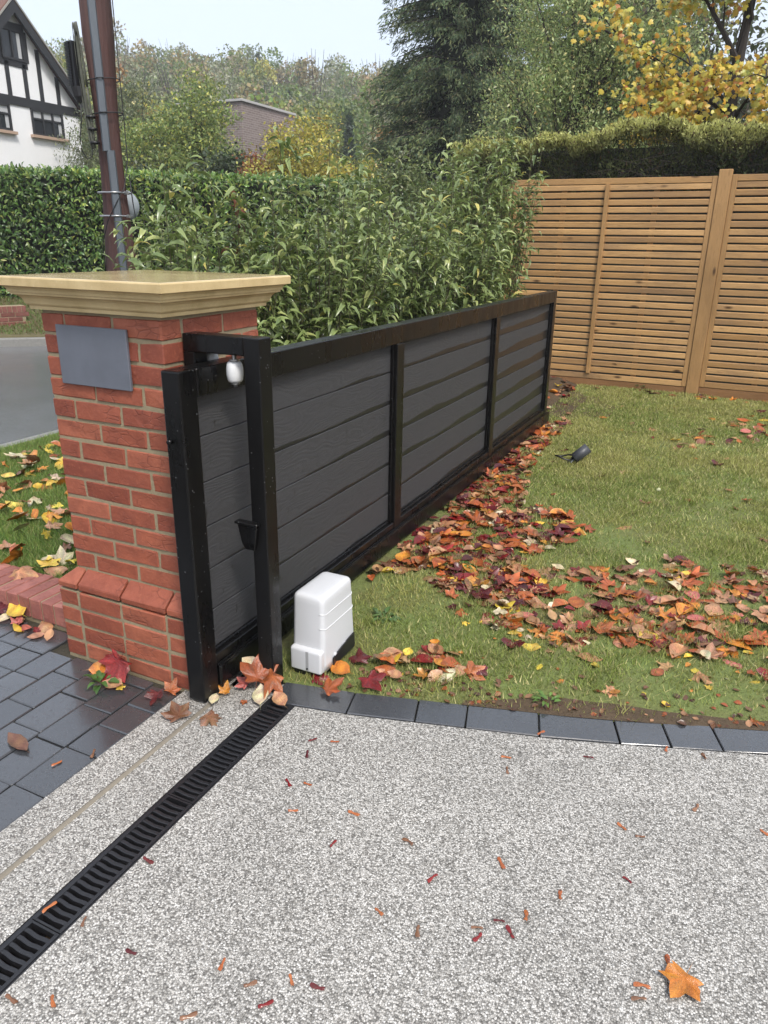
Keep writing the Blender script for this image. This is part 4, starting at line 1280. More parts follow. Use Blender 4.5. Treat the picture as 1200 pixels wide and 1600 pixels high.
# ------------------------------------------------------------------ trees
def tree(name, label, base, crown, nclump, per, size, pal, rseed, droop=0.0, trunk=.15, clump=.35, nb=26, mat='leaf', tmpl=T_RHOMB, wid=(.4, .6), bark='bark', group=None, shell=.55, upd=0.0, cat='tree'):
    r_ = np.random.default_rng(rseed)
    t_ = thing(name, base, label, cat, group)
    base = np.array(base, float)
    cen = []
    wts = np.array([e[3] * e[4] * e[5] for e in crown]) ** .8
    for k in range(nclump):
        e = crown[r_.choice(len(crown), p=wts / wts.sum())]
        d = rdir(r_, 1)[0] * (shell + (1 - shell) * r_.uniform()) * r_.uniform(.75, 1.0)
        cen.append([e[0] + d[0] * e[3], e[1] + d[1] * e[4], max(e[2] + d[2] * e[5], .3)])
    cen = np.array(cen)
    b = MB()
    ctop = np.array([np.mean(cen[:, 0]), np.mean(cen[:, 1]), np.percentile(cen[:, 2], 85)])
    tr = [base + (ctop - base) * t + np.array([.12 * math.sin(3 * t), .1 * math.cos(4 * t) - .1, 0]) * trunk * 5 for t in np.linspace(0, 1, 8)]
    b.tube([tuple(p) for p in tr], list(trunk * (1 - .85 * np.linspace(0, 1, 8))), 8)
    for k in range(min(nb, nclump)):
        c = cen[k]
        f = np.clip((c[2] - base[2]) / (ctop[2] - base[2]) * .75 - .1, .12, .9)
        p0 = base + (ctop - base) * f
        m_ = (p0 + c) / 2 + np.array([0, 0, .12 * np.linalg.norm(c - p0)]) + r_.normal(0, .08, 3) * clump
        rb = trunk * .32
        pts = [p0 * (1 - t) ** 2 + 2 * m_ * t * (1 - t) + c * t * t for t in np.linspace(0, 1, 6)]
        b.tube([tuple(p) for p in pts], [rb, rb * .8, rb * .6, rb * .42, rb * .28, rb * .15], 5)
        for q in range(2):
            e = c + r_.normal(0, 1, 3) * clump * np.array([1, 1, .6])
            s0 = pts[3 + q]
            b.tube([tuple(s0), tuple((s0 + e) / 2 + r_.normal(0, .05, 3) * clump), tuple(e)], [rb * .3, rb * .2, rb * .1], 4)
    put('trunk', b.mesh('trunk'), M[bark], t_)
    N = nclump * per
    ci = np.repeat(np.arange(nclump), per)
    off = r_.normal(0, 1, (N, 3)) * clump * np.array([1, 1, .62])
    if droop > 0:
        off[:, 2] -= r_.exponential(droop, N)
    P = cen[ci] + off
    Dv = rdir(r_, N) + np.array([0, 0, -1.3 * min(droop * 2, 1) - upd])
    tone = r_.uniform(.75, 1.2, nclump)[ci]
    C = pick(r_, pal, N, .2) * tone[:, None]
    put('crown', cloud_mesh('crown', tmpl, P, Dv, rdir(r_, N) + np.array([0, 0, .6]), r_.uniform(*size, N), r_.uniform(*wid, N), C), M[mat], t_)
    return t_

tree('weeping_tree', 'loose green tree with drooping foliage behind the conifer hedge', (-4.1, 15.4, 0),
     [(-4.15, 15.4, 3.9, 1.75, 1.3, 1.7), (-3.6, 15.6, 5.4, 1.6, 1.3, 1.8), (-3.0, 15.8, 3.6, 1.4, 1.2, 1.3), (-2.6, 16, 5.6, 1.5, 1.2, 1.6)], 240, 260, (.045, .09),
     [(5, (0.276, 0.357, 0.139)), (4, (0.374, 0.439, 0.179)), (2, (0.179, 0.227, 0.090)), (1.3, (0.552, 0.569, 0.244)), (.5, (0.536, 0.439, 0.179))], 1, droop=.22, trunk=.14, clump=.20, nb=60, wid=(.3, .45))
tree('green_tree', 'broad green tree turning yellow at the top, left of the brick building', (-17.2, 22.4, 0),
     [(-17.7, 22.2, 3.7, 1.9, 1.9, 1.7), (-17.6, 22.3, 5.6, 1.4, 1.3, 1.2), (-18.9, 21.6, 4.4, 1.5, 1.4, 1.4)], 150, 170, (.08, .15),
     [(5, (0.224, 0.293, 0.089)), (4, (0.310, 0.371, 0.113)), (1.4, (0.586, 0.569, 0.138)), (2, (0.138, 0.190, 0.069))], 2, trunk=.16, clump=.30)
tree('willow_tree', 'grey green willowy tree just right of the telegraph pole', (-21.6, 24.2, 0),
     [(-21.6, 24.2, 4.2, 2.2, 2.0, 2.2), (-21.8, 24.4, 6.2, 1.5, 1.5, 1.4), (-23, 23.2, 4.6, 1.4, 1.4, 2)], 150, 150, (.09, .18),
     [(4, (0.184, 0.218, 0.109)), (3, (0.241, 0.270, 0.144)), (2, (0.127, 0.155, 0.075))], 3, droop=.25, trunk=.16, clump=.32, wid=(.2, .35))
tree('dark_shrub', 'dense dark green bush below the brick building', (-15.3, 20.4, 0), [(-15.3, 20.4, 2.6, 1.3, 1.2, 1.6), (-17.3, 19.6, 2.4, 1.5, 1.2, 1.5)], 70, 120, (.10, .18),
     [(4, (.055, .08, .035)), (2, (.08, .11, .045))], 4, trunk=.09, clump=.26, cat='bush')
tree('yellow_tree', 'small tree with golden yellow leaves beside the brick building', (-11.4, 19.0, 0), [(-11.4, 19.0, 3.55, 1.25, 1.1, 1.35), (-12.0, 18.6, 2.9, 1.25, 1, 1.3), (-10.6, 19.2, 2.9, 1.2, 1, 1.2)], 95, 140, (.07, .13),
     [(5, (.56, .50, .11)), (3, (.46, .42, .10)), (2, (.36, .37, .11)), (.7, (.42, .27, .09))], 5, trunk=.07, clump=.22)
tree('orange_bush', 'small orange leaved bush at the foot of the golden tree', (-12.9, 18.6, 0), [(-12.9, 18.6, 3.0, .5, .5, .9)], 22, 90, (.07, .12),
     [(3, (.33, .12, .05)), (2, (.28, .17, .06))], 6, trunk=.05, clump=.2, cat='bush')
tree('lime_tree', 'yellow green tree standing on the lower slope of the wooded hill', (-36.5, 60, 3.5), [(-36.5, 60, 10.0, 3.0, 2.8, 3.2), (-34.4, 61, 8.5, 2.6, 2.4, 2.6), (-38.3, 59, 8.4, 2.2, 2.2, 2.4)], 90, 130, (.22, .4),
     [(4, (.34, .38, .09)), (3, (.27, .32, .09)), (1, (.42, .39, .10))], 7, trunk=.3, clump=.55)
tree('garden_shrub', 'pale green shrub at the foot of the tall conifer', (-5.8, 12.9, 0), [(-5.8, 12.9, 2.2, .95, .8, 1.05), (-6.6, 12.6, 1.8, .8, .7, .9)], 70, 110, (.05, .09),
     [(3, (.16, .20, .075)), (2, (.22, .26, .11)), (1, (.10, .13, .05))], 8, trunk=.05, clump=.17, cat='bush')
tree('backdrop_tree', 'dull green tree far behind the golden maple', (-1.2, 26, 0), [(-2.5, 26, 5, 3, 2, 4), (.8, 26, 4.4, 2.6, 2, 3.2), (-4.5, 25, 5.4, 2.6, 2, 4)], 150, 120, (.14, .26),
     [(3, (.12, .145, .07)), (3, (.16, .18, .09)), (2, (.18, .155, .10))], 9, trunk=.25, clump=.5)

# tall conifers with drooping sprays
def conifer(name, label, base, H, Rb, n_br, rseed, pal, size=(.09, .19)):
    r_ = np.random.default_rng(rseed)
    t_ = thing(name, base, label, 'tree')
    bx, by, bz = base
    b = MB(); b.tube([(bx, by, bz - .1), (bx, by, H * .5), (bx, by, H)], [.32, .2, .03], 10)
    P = []; Dv = []; T_ = []
    for k in range(n_br):
        z = H * (1 - (1 - r_.uniform(.03, 1)) ** .8)
        z = .6 + (H - .6) * r_.uniform() ** 1.15
        L = Rb * (1 - (z / H) ** 1.6) * r_.uniform(.72, 1.1) + .2
        an = r_.uniform(0, 2 * math.pi)
        dx, dy = math.cos(an), math.sin(an)
        tone = r_.uniform(.5, 1.5)
        pts = []
        for t in np.linspace(0, 1, 7):
            pts.append((bx + dx * L * t, by + dy * L * t, z + .22 * L * t - .36 * L * t * t * r_.uniform(.8, 1.1)))
        b.tube(pts, [.035, .03, .025, .02, .015, .01, .005], 4)
        n_ = int(80 + 60 * L)
        tt = r_.uniform(.15, 1.03, n_) ** .8
        q = np.stack([np.interp(tt, np.linspace(0, 1, 7), [p[i] for p in pts]) for i in range(3)], 1)
        side = r_.normal(0, .16 * (1.1 - tt * .5), n_)
        q += np.stack([-dy * side, dx * side, -r_.exponential(.11, n_)], 1)
        P.append(q)
        Dv.append(np.stack([dx * .6 + r_.normal(0, .42, n_), dy * .6 + r_.normal(0, .42, n_), -.62 + r_.normal(0, .36, n_)], 1))
        T_.append(np.full(n_, tone))
    P = np.concatenate(P); Dv = np.concatenate(Dv); T_ = np.concatenate(T_); N = len(P)
    C = pick(r_, pal, N, .2) * T_[:, None]
    put('trunk', b.mesh('trunk'), M['bark_dark'], t_)
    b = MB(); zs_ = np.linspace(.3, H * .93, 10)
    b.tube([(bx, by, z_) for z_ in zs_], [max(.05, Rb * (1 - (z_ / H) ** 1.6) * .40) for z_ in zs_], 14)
    put('shade_cone', b.mesh('shade_cone', True), M['core'], t_)  # solid dark cone added, painted as the shade between the boughs
    put('crown', cloud_mesh('crown', T_RHOMB, P, Dv, rdir(r_, N), r_.uniform(*size, N), r_.uniform(.16, .30, N), C), M['needle'], t_)
CP_ = [(4, (0.104, 0.148, 0.077)), (4, (0.152, 0.190, 0.091)), (2, (0.206, 0.225, 0.103)), (2, (0.065, 0.101, 0.057))]
conifer('conifer_tree', 'tall dark drooping conifer in the middle of the view', (-8.7, 23.4, 0), 16, 3.35, 1000, 31, CP_)
conifer('conifer_tree', 'dark conifer to the right behind the loose green tree', (-5.6, 28.5, 0), 16, 4.2, 430, 32, [(4, (0.045, 0.063, 0.043)), (3, (0.066, 0.081, 0.055))], (.14, .3))

# maple with yellow leaves behind the hedge
r_ = np.random.default_rng(44)
mp = thing('maple_tree', (-.55, 12.2, 0), 'maple with yellow autumn leaves and bare dark branches above the hedge', 'tree')
b = MB()
b.tube([(-.55, 12.2, -.1), (-.6, 12.2, 2), (-.72, 12.15, 3.6), (-.62, 12.1, 5), (-.4, 12.2, 7)], [.14, .12, .09, .06, .03], 10)
tips = []
def limb(p0, p1, sag, r0, depth):
    p0 = np.array(p0); p1 = np.array(p1); m_ = (p0 + p1) / 2 + np.array([0, 0, sag]) + r_.normal(0, .05, 3)
    pts = [p0 * (1 - t) ** 2 + 2 * m_ * t * (1 - t) + p1 * t * t for t in np.linspace(0, 1, 8)]
    b.tube([tuple(p) for p in pts], list(r0 * (1 - .88 * np.linspace(0, 1, 8))), 6 if depth == 0 else 4)
    if depth < 2:
        for k in range(5 if depth == 0 else 4):
            i = r_.integers(2, 8)
            e = pts[i] + (p1 - p0) * r_.uniform(.12, .3) + r_.normal(0, 1, 3) * np.array([.28, .25, .20]) * (1 if depth == 0 else .6)
            limb(pts[i], e, .05, r0 * .38, depth + 1)
    else:
        tips.extend(pts[4:])
    if depth == 1: tips.extend(pts[5:])
for p0, p1, sg_, r0 in (((-.7, 12.15, 3.0), (-2.25, 11.8, 3.55), .1, .04), ((-.7, 12.15, 3.3), (-2.3, 11.7, 4.3), .15, .04), ((-.65, 12.1, 3.1), (-1.5, 11.5, 3.2), -.05, .035),
                        ((-.68, 12.1, 3.9), (-1.5, 11.6, 5.0), .1, .04), ((-.62, 12.1, 2.9), (.5, 11.6, 3.25), 0, .035), ((-.62, 12.1, 3.6), (.7, 11.7, 4.3), .1, .035),
                        ((-.7, 12.1, 3.4), (-1.2, 11.4, 3.8), .1, .03), ((-.6, 12.1, 4.4), (-.9, 11.5, 5.2), .1, .03), ((-.65, 12.1, 3.2), (-.3, 11.4, 3.6), .05, .03), ((-.7, 12.1, 2.9), (-1.9, 11.5, 3.1), .0, .03)):
    limb(p0, p1, sg_, r0, 0)
put('trunk', b.mesh('trunk'), M['bark_dark'], mp)
tips = np.array(tips)
N = 6500
P = tips[r_.integers(0, len(tips), N)] + r_.normal(0, .075, (N, 3)) + np.array([0, 0, -.03])
keep = (P[:, 0] > -2.75) & (P[:, 1] > 11.38) & (P[:, 2] > 3.0) & ((P[:, 2] < 4.9) | (r_.uniform(size=N) < .5)) & (r_.uniform(size=N) < np.clip((P[:, 0] + 3.0) / 1.0, .25, 1))
P = P[keep]; N = len(P)
C = pick(r_, [(5, (.60, .46, .07)), (3, (.52, .47, .10)), (2, (.60, .34, .05)), (1.2, (.36, .40, .10)), (.5, (.50, .20, .06))], N, .18)
put('crown', cloud_mesh('crown', T_MAPLE, P, r_.normal(0, .5, (N, 3)) + np.array([0, -.25, -.8]), r_.normal(0, .5, (N, 3)) + np.array([.2, -1, .5]), r_.uniform(.042, .085, N), np.full(N, 1.0), C), M['leaf'], mp)

# ------------------------------------------------------------------ woodland on the hill
r_ = np.random.default_rng(77)
Ps, Ds, Ss, Ws, Cs = [], [], [], [], []
tb = MB()
FAM = {'olive': [(3, (0.200, 0.240, 0.083)), (2, (0.261, 0.289, 0.101))], 'green': [(3, (0.151, 0.214, 0.067)), (2, (0.221, 0.278, 0.076))], 'brown': [(3, (0.299, 0.253, 0.130)), (2, (0.360, 0.278, 0.134))],
       'grey': [(3, (0.261, 0.278, 0.168)), (2, (0.299, 0.300, 0.185))], 'yellow': [(3, (0.520, 0.471, 0.101)), (2, (0.360, 0.362, 0.092))], 'rust': [(3, (0.481, 0.256, 0.083)), (2, (0.360, 0.214, 0.083))], 'conifer': [(1, (0.060, 0.096, 0.047)), (1, (0.081, 0.118, 0.059))]}
ft = list(FAM)
d = 46.0
while d < 205:
    step = 4.4 + d * .016
    a = 20.0
    while a < 60:
        a += math.degrees(step / d) * r_.uniform(.75, 1.25)
        dd = d + r_.uniform(-2.5, 2.5)
        x, y = -math.sin(R(a)) * dd, math.cos(R(a)) * dd
        z = hill_z(x, y)
        u = r_.uniform()
        far_ = dd > 95
        pr = (.30, .16, .22, .22, .06, .03, .015) if far_ else (.30, .30, .10, .12, .08, .04, .06)
        k = ft[r_.choice(7, p=np.array(pr) / sum(pr))]
        h_ = r_.uniform(6.5, 11) * (1.0 if far_ else .82)
        if d > 180: h_ *= r_.uniform(.8, 1.45)
        n_ = int(900 if not far_ else 1000)
        if k == 'conifer':
            tt = r_.uniform(0, 1, n_); rad = (1 - tt) * h_ * .22 * r_.uniform(.6, 1.05, n_)
            w_ = r_.uniform(0, 2 * math.pi, n_)
            p = np.stack([x + rad * np.cos(w_), y + rad * np.sin(w_), z + h_ * (.12 + .95 * tt)], 1)
        else:
            nb_ = r_.integers(5, 9)
            cw = h_ * r_.uniform(.26, .40)
            bc = r_.normal(0, 1, (nb_, 3)) * np.array([cw * .55, cw * .55, h_ * .17]) + np.array([x, y, z + h_ * .66])
            bi_ = r_.integers(0, nb_, n_)
            p = bc[bi_] + rdir(r_, n_) * (cw * .48) * r_.uniform(.55, 1.05, (n_, 1))
            if far_ and k in ('grey', 'brown'):
                for q in range(7):
                    e = np.array([x, y, z + h_ * .5]) + r_.normal(0, 1, 3) * np.array([cw * .6, cw * .6, 0]) + np.array([0, 0, h_ * r_.uniform(.35, .68)])
                    tb.tube([(x, y, z + h_ * .3), tuple(e)], [.12, .02], 3, False)
        tb.tube([(x, y, z - .3), (x, y, z + h_ * .6)], [.2, .07], 4, False)
        Ps.append(p); Ds.append(rdir(r_, len(p))); Ss.append(r_.uniform(.25, .52, len(p)) * (.55 + dd / 260)); Ws.append(r_.uniform(.6, .95, len(p)))
        Cs.append(pick(r_, FAM[k], len(p), .18) * r_.uniform(.8, 1.2))
    d += step * .95
P = np.concatenate(Ps); N = len(P)
wd = put('woodland', cloud_mesh('woodland', T_RHOMB, P, np.concatenate(Ds), rdir(r_, N), np.concatenate(Ss), np.concatenate(Ws), np.concatenate(Cs)), M['leaf'])
tag(wd, 'misty autumn woodland covering the hill behind the houses', 'woodland', kind='stuff')
ob = put('trunks', tb.mesh('trunks'), M['bark'], wd); ob['kind'] = 'stuff'

# ------------------------------------------------------------------ grass
rg_ = np.random.default_rng(5)
def blades(n, x, y, z, h, w, C, name, label):
    an = rg_.uniform(0, 2 * math.pi, n)
    lean = rg_.normal(0, .55, (n, 2))
    b0 = np.stack([x - w * np.cos(an), y - w * np.sin(an), z - .002], 1)
    b1_ = np.stack([x + w * np.cos(an), y + w * np.sin(an), z - .002], 1)
    tp_ = np.stack([x + lean[:, 0] * h, y + lean[:, 1] * h, z + h], 1)
    V = np.stack([b0, b1_, tp_], 1).reshape(-1, 3)
    F = np.arange(n * 3).reshape(-1, 3)
    o = put(name, np_mesh(name, V, F, np.repeat(C, 3, axis=0)), M['grass'])
    return tag(o, label, 'grass', kind='stuff')
n = 520000
x = rg_.uniform(-1.76, 1.45, n); y = 2.1 + 7.25 * rg_.uniform(0, 1, n) ** 1.02
bx_ = np.interp(x, [p[0] for p in BO], [p[1] for p in BO]) + .142
bx_ = np.where(x < -1.4, 2.1, bx_)
m1 = fbm(x * 1.6, y * 1.6, 20, 4); m2 = fbm(x * 6, y * 6, 31, 3)
edge = np.clip((y - bx_ - .01) / (.10 + .36 * np.clip((x + .9) / .6, 0, 1)), 0, 1)
dens = np.clip(.30 + 1.5 * (m1 - .36) + .9 * (m2 - .5), .12, 1) * (.10 + .90 * edge ** 1.3)
dens *= 1 - .9 * np.exp(-(((x + 1.55) / .28) ** 2 + ((y - 7.9) / .7) ** 2))
dens *= np.where(y < 7.1, np.clip((x + 1.57) / .12, 0, 1), 1)
dens = np.where(x < -.6, np.maximum(dens, np.where(x < -1.5, 0, .45)), dens)
k = (rg_.uniform(size=n) < dens) & (y > bx_ + .008)
x, y, bx_, m1, m2 = x[k], y[k], bx_[k], m1[k], m2[k]; n = len(x)
z = lawn_zv(x, y, bx_)
g1, g2, g3 = np.array([.265, .325, .08]), np.array([.41, .41, .13]), np.array([.60, .54, .25])
t = np.clip((fbm(x * 2.2, y * 2.2, 44, 3) - .35) / .35, 0, 1)[:, None]
C = g1 * (1 - t) + g2 * t
C = np.where((rg_.uniform(size=n) < .22)[:, None], g3, C) * rg_.uniform(.45, 1.3, (n, 1))
blades(n, x, y, z, rg_.uniform(.008, .030, n) * (1 + .5 * (m2 > .58)), rg_.uniform(.0014, .0030, n) * (1 + .16 * np.clip(y - 3, 0, 6)), C, 'lawn_grass', 'short mossy lawn grass between the gate and the timber fence')
n = 170000
x = rg_.uniform(-5.12, -2.2, n); y = 2.24 + 4.2 * rg_.uniform(0, 1, n) ** 1.25
k = (x < -2.35) | (y > 2.55)
x, y = x[k], y[k]; n = len(x)
z = .055 + .05 * fbm(x * .9, y * .9, 8, 3)
C = pick(rg_, [(4, (.15, .25, .055)), (3, (.22, .31, .075)), (2, (.33, .36, .13)), (1, (.10, .15, .045))], n, .25)
blades(n, x, y, z, rg_.uniform(.02, .055, n), rg_.uniform(.0016, .003, n), C, 'verge_grass', 'bright green verge grass left of the gate pillar')
n = 45000
t = rg_.uniform(-5, 12, n); o = -2.05 + 2.1 * rg_.uniform(0, 1, n)
zz = np.interp(o, [q_[0] for q_ in OFF], [q_[1] for q_ in OFF]) + .03
x = -12.3 + .74 * t - .672 * o; y = 9.8 + .672 * t + .74 * o
C = pick(rg_, [(4, (.13, .20, .05)), (3, (.19, .23, .08)), (2, (.20, .15, .07))], n, .25)
blades(n, x, y, zz, rg_.uniform(.03, .08, n), rg_.uniform(.004, .009, n), C, 'bank_grass', 'rough grass on the bank below the laurel hedge')

# ------------------------------------------------------------------ fallen leaves
def maple_shape(seed, curl, fold):
    r_ = np.random.default_rng(seed)
    pol = [(180, .16)]
    L = [(-112, .52), (-56, .84), (0, 1.0), (56, .84), (112, .52)]
    for i, (a, l) in enumerate(L):
        l *= r_.uniform(.9, 1.08)
        pol += [(a - 15, l * .72), (a, l), (a + 15, l * .72)]
        if i < 4: pol.append(((a + L[i + 1][0]) / 2, .50))
    tipi = {2, 6, 10, 14, 18}
    n = len(pol)
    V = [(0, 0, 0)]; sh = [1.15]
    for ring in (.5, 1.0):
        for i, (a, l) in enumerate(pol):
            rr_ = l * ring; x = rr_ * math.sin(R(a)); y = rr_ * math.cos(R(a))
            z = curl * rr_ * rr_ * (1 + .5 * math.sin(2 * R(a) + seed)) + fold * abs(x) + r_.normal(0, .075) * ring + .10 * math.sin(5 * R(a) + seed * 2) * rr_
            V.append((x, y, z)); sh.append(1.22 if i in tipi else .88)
    F = []
    for i in range(n):
        j = (i + 1) % n
        F.append((0, 1 + j, 1 + i)); F.append((1 + i, 1 + j, 1 + n + j)); F.append((1 + i, 1 + n + j, 1 + n + i))
    k = len(V)
    V += [(-.012, -.12, 0), (.012, -.12, 0), (.02, -.62, .10)]; sh += [.6, .6, .5]; F.append((k, k + 1, k + 2))
    return np.array(V), np.array(F), np.array(sh)
def oval_shape(seed, curl, fold):
    r_ = np.random.default_rng(seed)
    V = []; sh = []
    for j, (y, w_) in enumerate(((-.5, .03), (-.3, .25), (-.05, .36), (.2, .32), (.4, .16), (.55, .01))):
        for s in (-1, 0, 1):
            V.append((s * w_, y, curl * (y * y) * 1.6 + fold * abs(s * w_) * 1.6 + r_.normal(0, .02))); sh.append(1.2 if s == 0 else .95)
    F = []
    for j in range(5):
        for s in range(2):
            a = j * 3 + s
            F += [(a, a + 1, a + 4), (a, a + 4, a + 3)]
    k = len(V); V += [(-.012, -.48, 0), (.012, -.48, 0), (.03, -.8, .06)]; sh += [.7, .7, .6]; F.append((k, k + 1, k + 2))
    return np.array(V), np.array(F), np.array(sh)
MAP = [maple_shape(i, c, f) for i, (c, f) in enumerate(((.06, .03), (-.18, .0), (.22, .08), (-.10, -.2), (.14, .38), (-.32, .06)))]
OVA = [oval_shape(i, c, f) for i, (c, f) in enumerate(((.10, .08), (-.22, .1), (.3, .25), (-.14, -.28), (.08, .5)))]
SHAPES = MAP + OVA
_rv = np.random.default_rng(2)
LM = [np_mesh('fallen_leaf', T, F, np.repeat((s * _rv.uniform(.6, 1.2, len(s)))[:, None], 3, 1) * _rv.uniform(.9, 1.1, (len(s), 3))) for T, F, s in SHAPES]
def lmat(x, y, z, size, yaw, tilt, tdir):
    return Matrix.Translation((x, y, z)) @ Matrix.Rotation(tilt, 4, Vector((math.cos(tdir), math.sin(tdir), 0))) @ Matrix.Rotation(yaw, 4, 'Z') @ Matrix.Diagonal((size, size, size, 1))
def leaf(col, si, x, y, z, size, yaw, tilt, tdir, label, group=None):
    o = put('fallen_leaf', LM[si], FL[col], None, mw=lmat(x, y, z, size, R(yaw), R(tilt), R(tdir)))
    return tag(o, label, 'leaf', group)

# leaves that can be told apart
leaf('orange', 0, .112, 1.468, .014, .082, 160, 4, 0, 'lone orange maple leaf with dark spots lying on the gravel drive')
leaf('crimson', 2, -2.03, 1.850, .075, .115, 165, 66, 8, 'large glossy crimson maple leaf leaning against the pillar plinth')
leaf('orange', 7, -2.085, 1.845, .02, .11, 40, 35, 80, 'curled orange leaf touching the crimson leaf at the pillar foot')
leaf('orange', 6, -2.13, 1.835, .02, .085, 300, 45, 20, 'small upturned orange leaf second from the crimson leaf at the pillar')
leaf('tan', 6, -2.005, 1.782, .018, .085, 100, 15, 0, 'tan oval leaf beside the green weed on the paving')
leaf('yellow', 0, -1.965, 1.775, .010, .032, 20, 10, 0, 'small bright yellow leaf by the green weed on the paving')
_o = leaf('brown', 6, -2.04, 1.375, .008, .135, 75, 4, 0, 'long purplish brown leaf lying alone on the dark pavers')
_o.matrix_basis = _o.matrix_basis @ Matrix.Diagonal((.55, 1, .6, 1))
leaf('brown', 0, -1.640, 1.735, .018, .085, 60, 12, 40, 'flat brown maple leaf under the foot of the gate post')
leaf('brown', 3, -1.545, 1.785, .016, .075, 250, 10, 90, 'dull brown leaf lying right of the gate post foot')
leaf('dark red', 4, -1.800, 1.800, .025, .060, 200, 25, 0, 'dark red curled leaf between the pillar and the gate post')
leaf('russet', 2, -1.770, 1.840, .020, .055, 20, 30, 70, 'russet leaf tucked behind the gate post at the pillar')
leaf('russet', 1, -1.480, 2.000, .075, .105, 20, 58, 20, 'large russet maple leaf standing against the guide frame post')
leaf('russet', 4, -1.425, 2.025, .080, .085, 200, 78, 70, 'upright folded russet leaf on the right of the guide frame post')
leaf('cream', 6, -1.440, 1.962, .030, .090, 30, 25, 0, 'pale cream oval leaf at the end of the drain')
leaf('tan', 6, -1.362, 1.975, .028, .080, 60, 15, 20, 'tan oval leaf resting on the end of the drain grating')
leaf('pink', 0, -1.535, 2.005, .030, .060, 80, 20, 0, 'small pink maple leaf at the foot of the gate')
leaf('yellow', 7, -1.515, 2.10, .070, .085, 10, 60, 10, 'yellow brown leaf wedged between the gate and the guide post')
leaf('cream', 7, -1.535, 2.045, .085, .095, 80, 50, 30, 'buff curled leaf lying on top of the leaf heap at the gate foot')
leaf('orange', 4, -1.580, 1.930, .02, .045, 20, 20, 0, 'small orange leaf beside the gate foot heap')
leaf('cream', 8, -1.590, 1.875, .015, .055, 200, 10, 0, 'small curled buff leaf close to the gate end post')
leaf('russet', 0, -1.49, 1.925, .01, .025, 200, 10, 0, 'tiny russet leaf scrap on the gravel near the gate foot')
leaf('crimson', 1, -1.330, 2.180, .016, .065, 300, 8, 0, 'crimson maple leaf on the border paver in front of the motor')
leaf('russet', 2, -1.238, 2.118, .020, .075, 330, 10, 0, 'russet maple leaf on the border paver near the drain end')
leaf('crimson', 4, -1.125, 2.245, .030, .085, 240, 20, 30, 'bright red maple leaf curled over the lawn edge right of the motor')
leaf('orange', 6, -1.262, 2.262, .030, .10, 80, 20, 0, 'orange and cream leaf beside the motor base')
leaf('dark red', 3, -1.215, 2.345, .035, .075, 30, 20, 0, 'dark red leaf beside the black panel of the motor')
leaf('yellow', 6, -2.800, 2.000, .045, .125, 75, 22, 0, 'large yellow oval leaf at the foot of the low brick wall')
leaf('tan', 9, -2.600, 1.975, .025, .095, 60, 15, 10, 'curled tan leaf on the pavers in front of the low wall')
leaf('pink', 4, -2.745, 1.955, .015, .055, 30, 12, 0, 'small pink red leaf below the large yellow leaf by the low wall')
leaf('cream', 7, -2.835, 1.955, .018, .075, 150, 15, 0, 'cream leaf under the yellow leaf by the low wall')
leaf('dark red', 5, -2.905, 1.985, .03, .09, 10, 30, 0, 'dark red leaf against the low wall at the picture edge')
leaf('tan', 5, -2.985, 2.175, .130, .115, 280, 14, 0, 'large dried tan maple leaf lying on top of the low wall')
leaf('tan', 9, -2.865, 2.290, .125, .12, 110, 15, 20, 'cream and tan leaf just behind the low wall')
leaf('cream', 7, -2.665, 2.305, .130, .085, 0, 55, 0, 'pale leaf standing in the grass beside the pillar plinth')

DRIFT1 = [(-1.559, 2.954), (-1.571, 3.652), (-1.60, 4.674), (-1.60, 6.02), (-1.60, 7.249), (-1.5, 7.6), (-1.42, 7.067), (-1.384, 5.619), (-1.188, 4.607), (-.974, 4.58), (-.674, 4.414), (-.706, 4.106), (-.854, 3.869), (-.961, 3.663), (-.705, 3.355), (-.79, 3.084), (-1.052, 3.098), (-1.38, 3.304), (-1.496, 3.154)]
DRIFT2 = [(-.961, 3.663), (-.721, 3.693), (-.481, 3.865), (-.204, 4.058), (.18, 4.21), (.55, 4.1), (.5, 3.3), (.15, 3.05), (-.196, 2.998), (-.455, 2.925), (-.67, 2.877), (-.952, 3.001)]
DRIFT3 = [(-.454, 6.93), (-.084, 8.153), (.329, 8.727), (.7, 8.6), (.7, 7.3), (.324, 7.3), (-.081, 6.886), (-.371, 6.609)]
DRIFT4 = [(-1.181, 2.38), (-1.129, 2.52), (-.867, 2.596), (-.724, 2.505), (-.982, 2.323), (-1.115, 2.306)]
VERGE = [(-3.6, 2.27), (-5.0, 3.4), (-4.9, 4.2), (-2.5, 2.7), (-2.45, 2.27)]
rl = np.random.default_rng(9)
CAND = []
def scatter(poly, n, cols, where, zlo, zhi, tilt, smin, smax, zf, thr=0.0, seed=1, oval=.42):
    xs = [p[0] for p in poly]; ys = [p[1] for p in poly]
    c = 0; tries = 0
    while c < n and tries < 60:
        tries += 1
        x = rl.uniform(min(xs), max(xs), n * 2); y = rl.uniform(min(ys), max(ys), n * 2)
        k = inside(x, y, poly)
        if thr: k &= fbm(x * 3.2, y * 3.2, seed, 3) > thr
        for xx_, yy_ in zip(x[k], y[k]):
            if c >= n: break
            names = [q[1] for q in cols]; w_ = np.array([q[0] for q in cols], float)
            col = names[rl.choice(len(names), p=w_ / w_.sum())]
            si = int(rl.integers(6, 11)) if rl.uniform() < oval else int(rl.integers(0, 6))
            sz = rl.uniform(smin, smax) * (1.35 if si >= 6 else 1.02)
            zz_ = zf(xx_, yy_) + rl.uniform(zlo, zhi)
            CAND.append((col, si, xx_, yy_, zz_, sz, rl.uniform(0, 360), abs(rl.normal(0, tilt)), rl.uniform(0, 360), where))
            c += 1
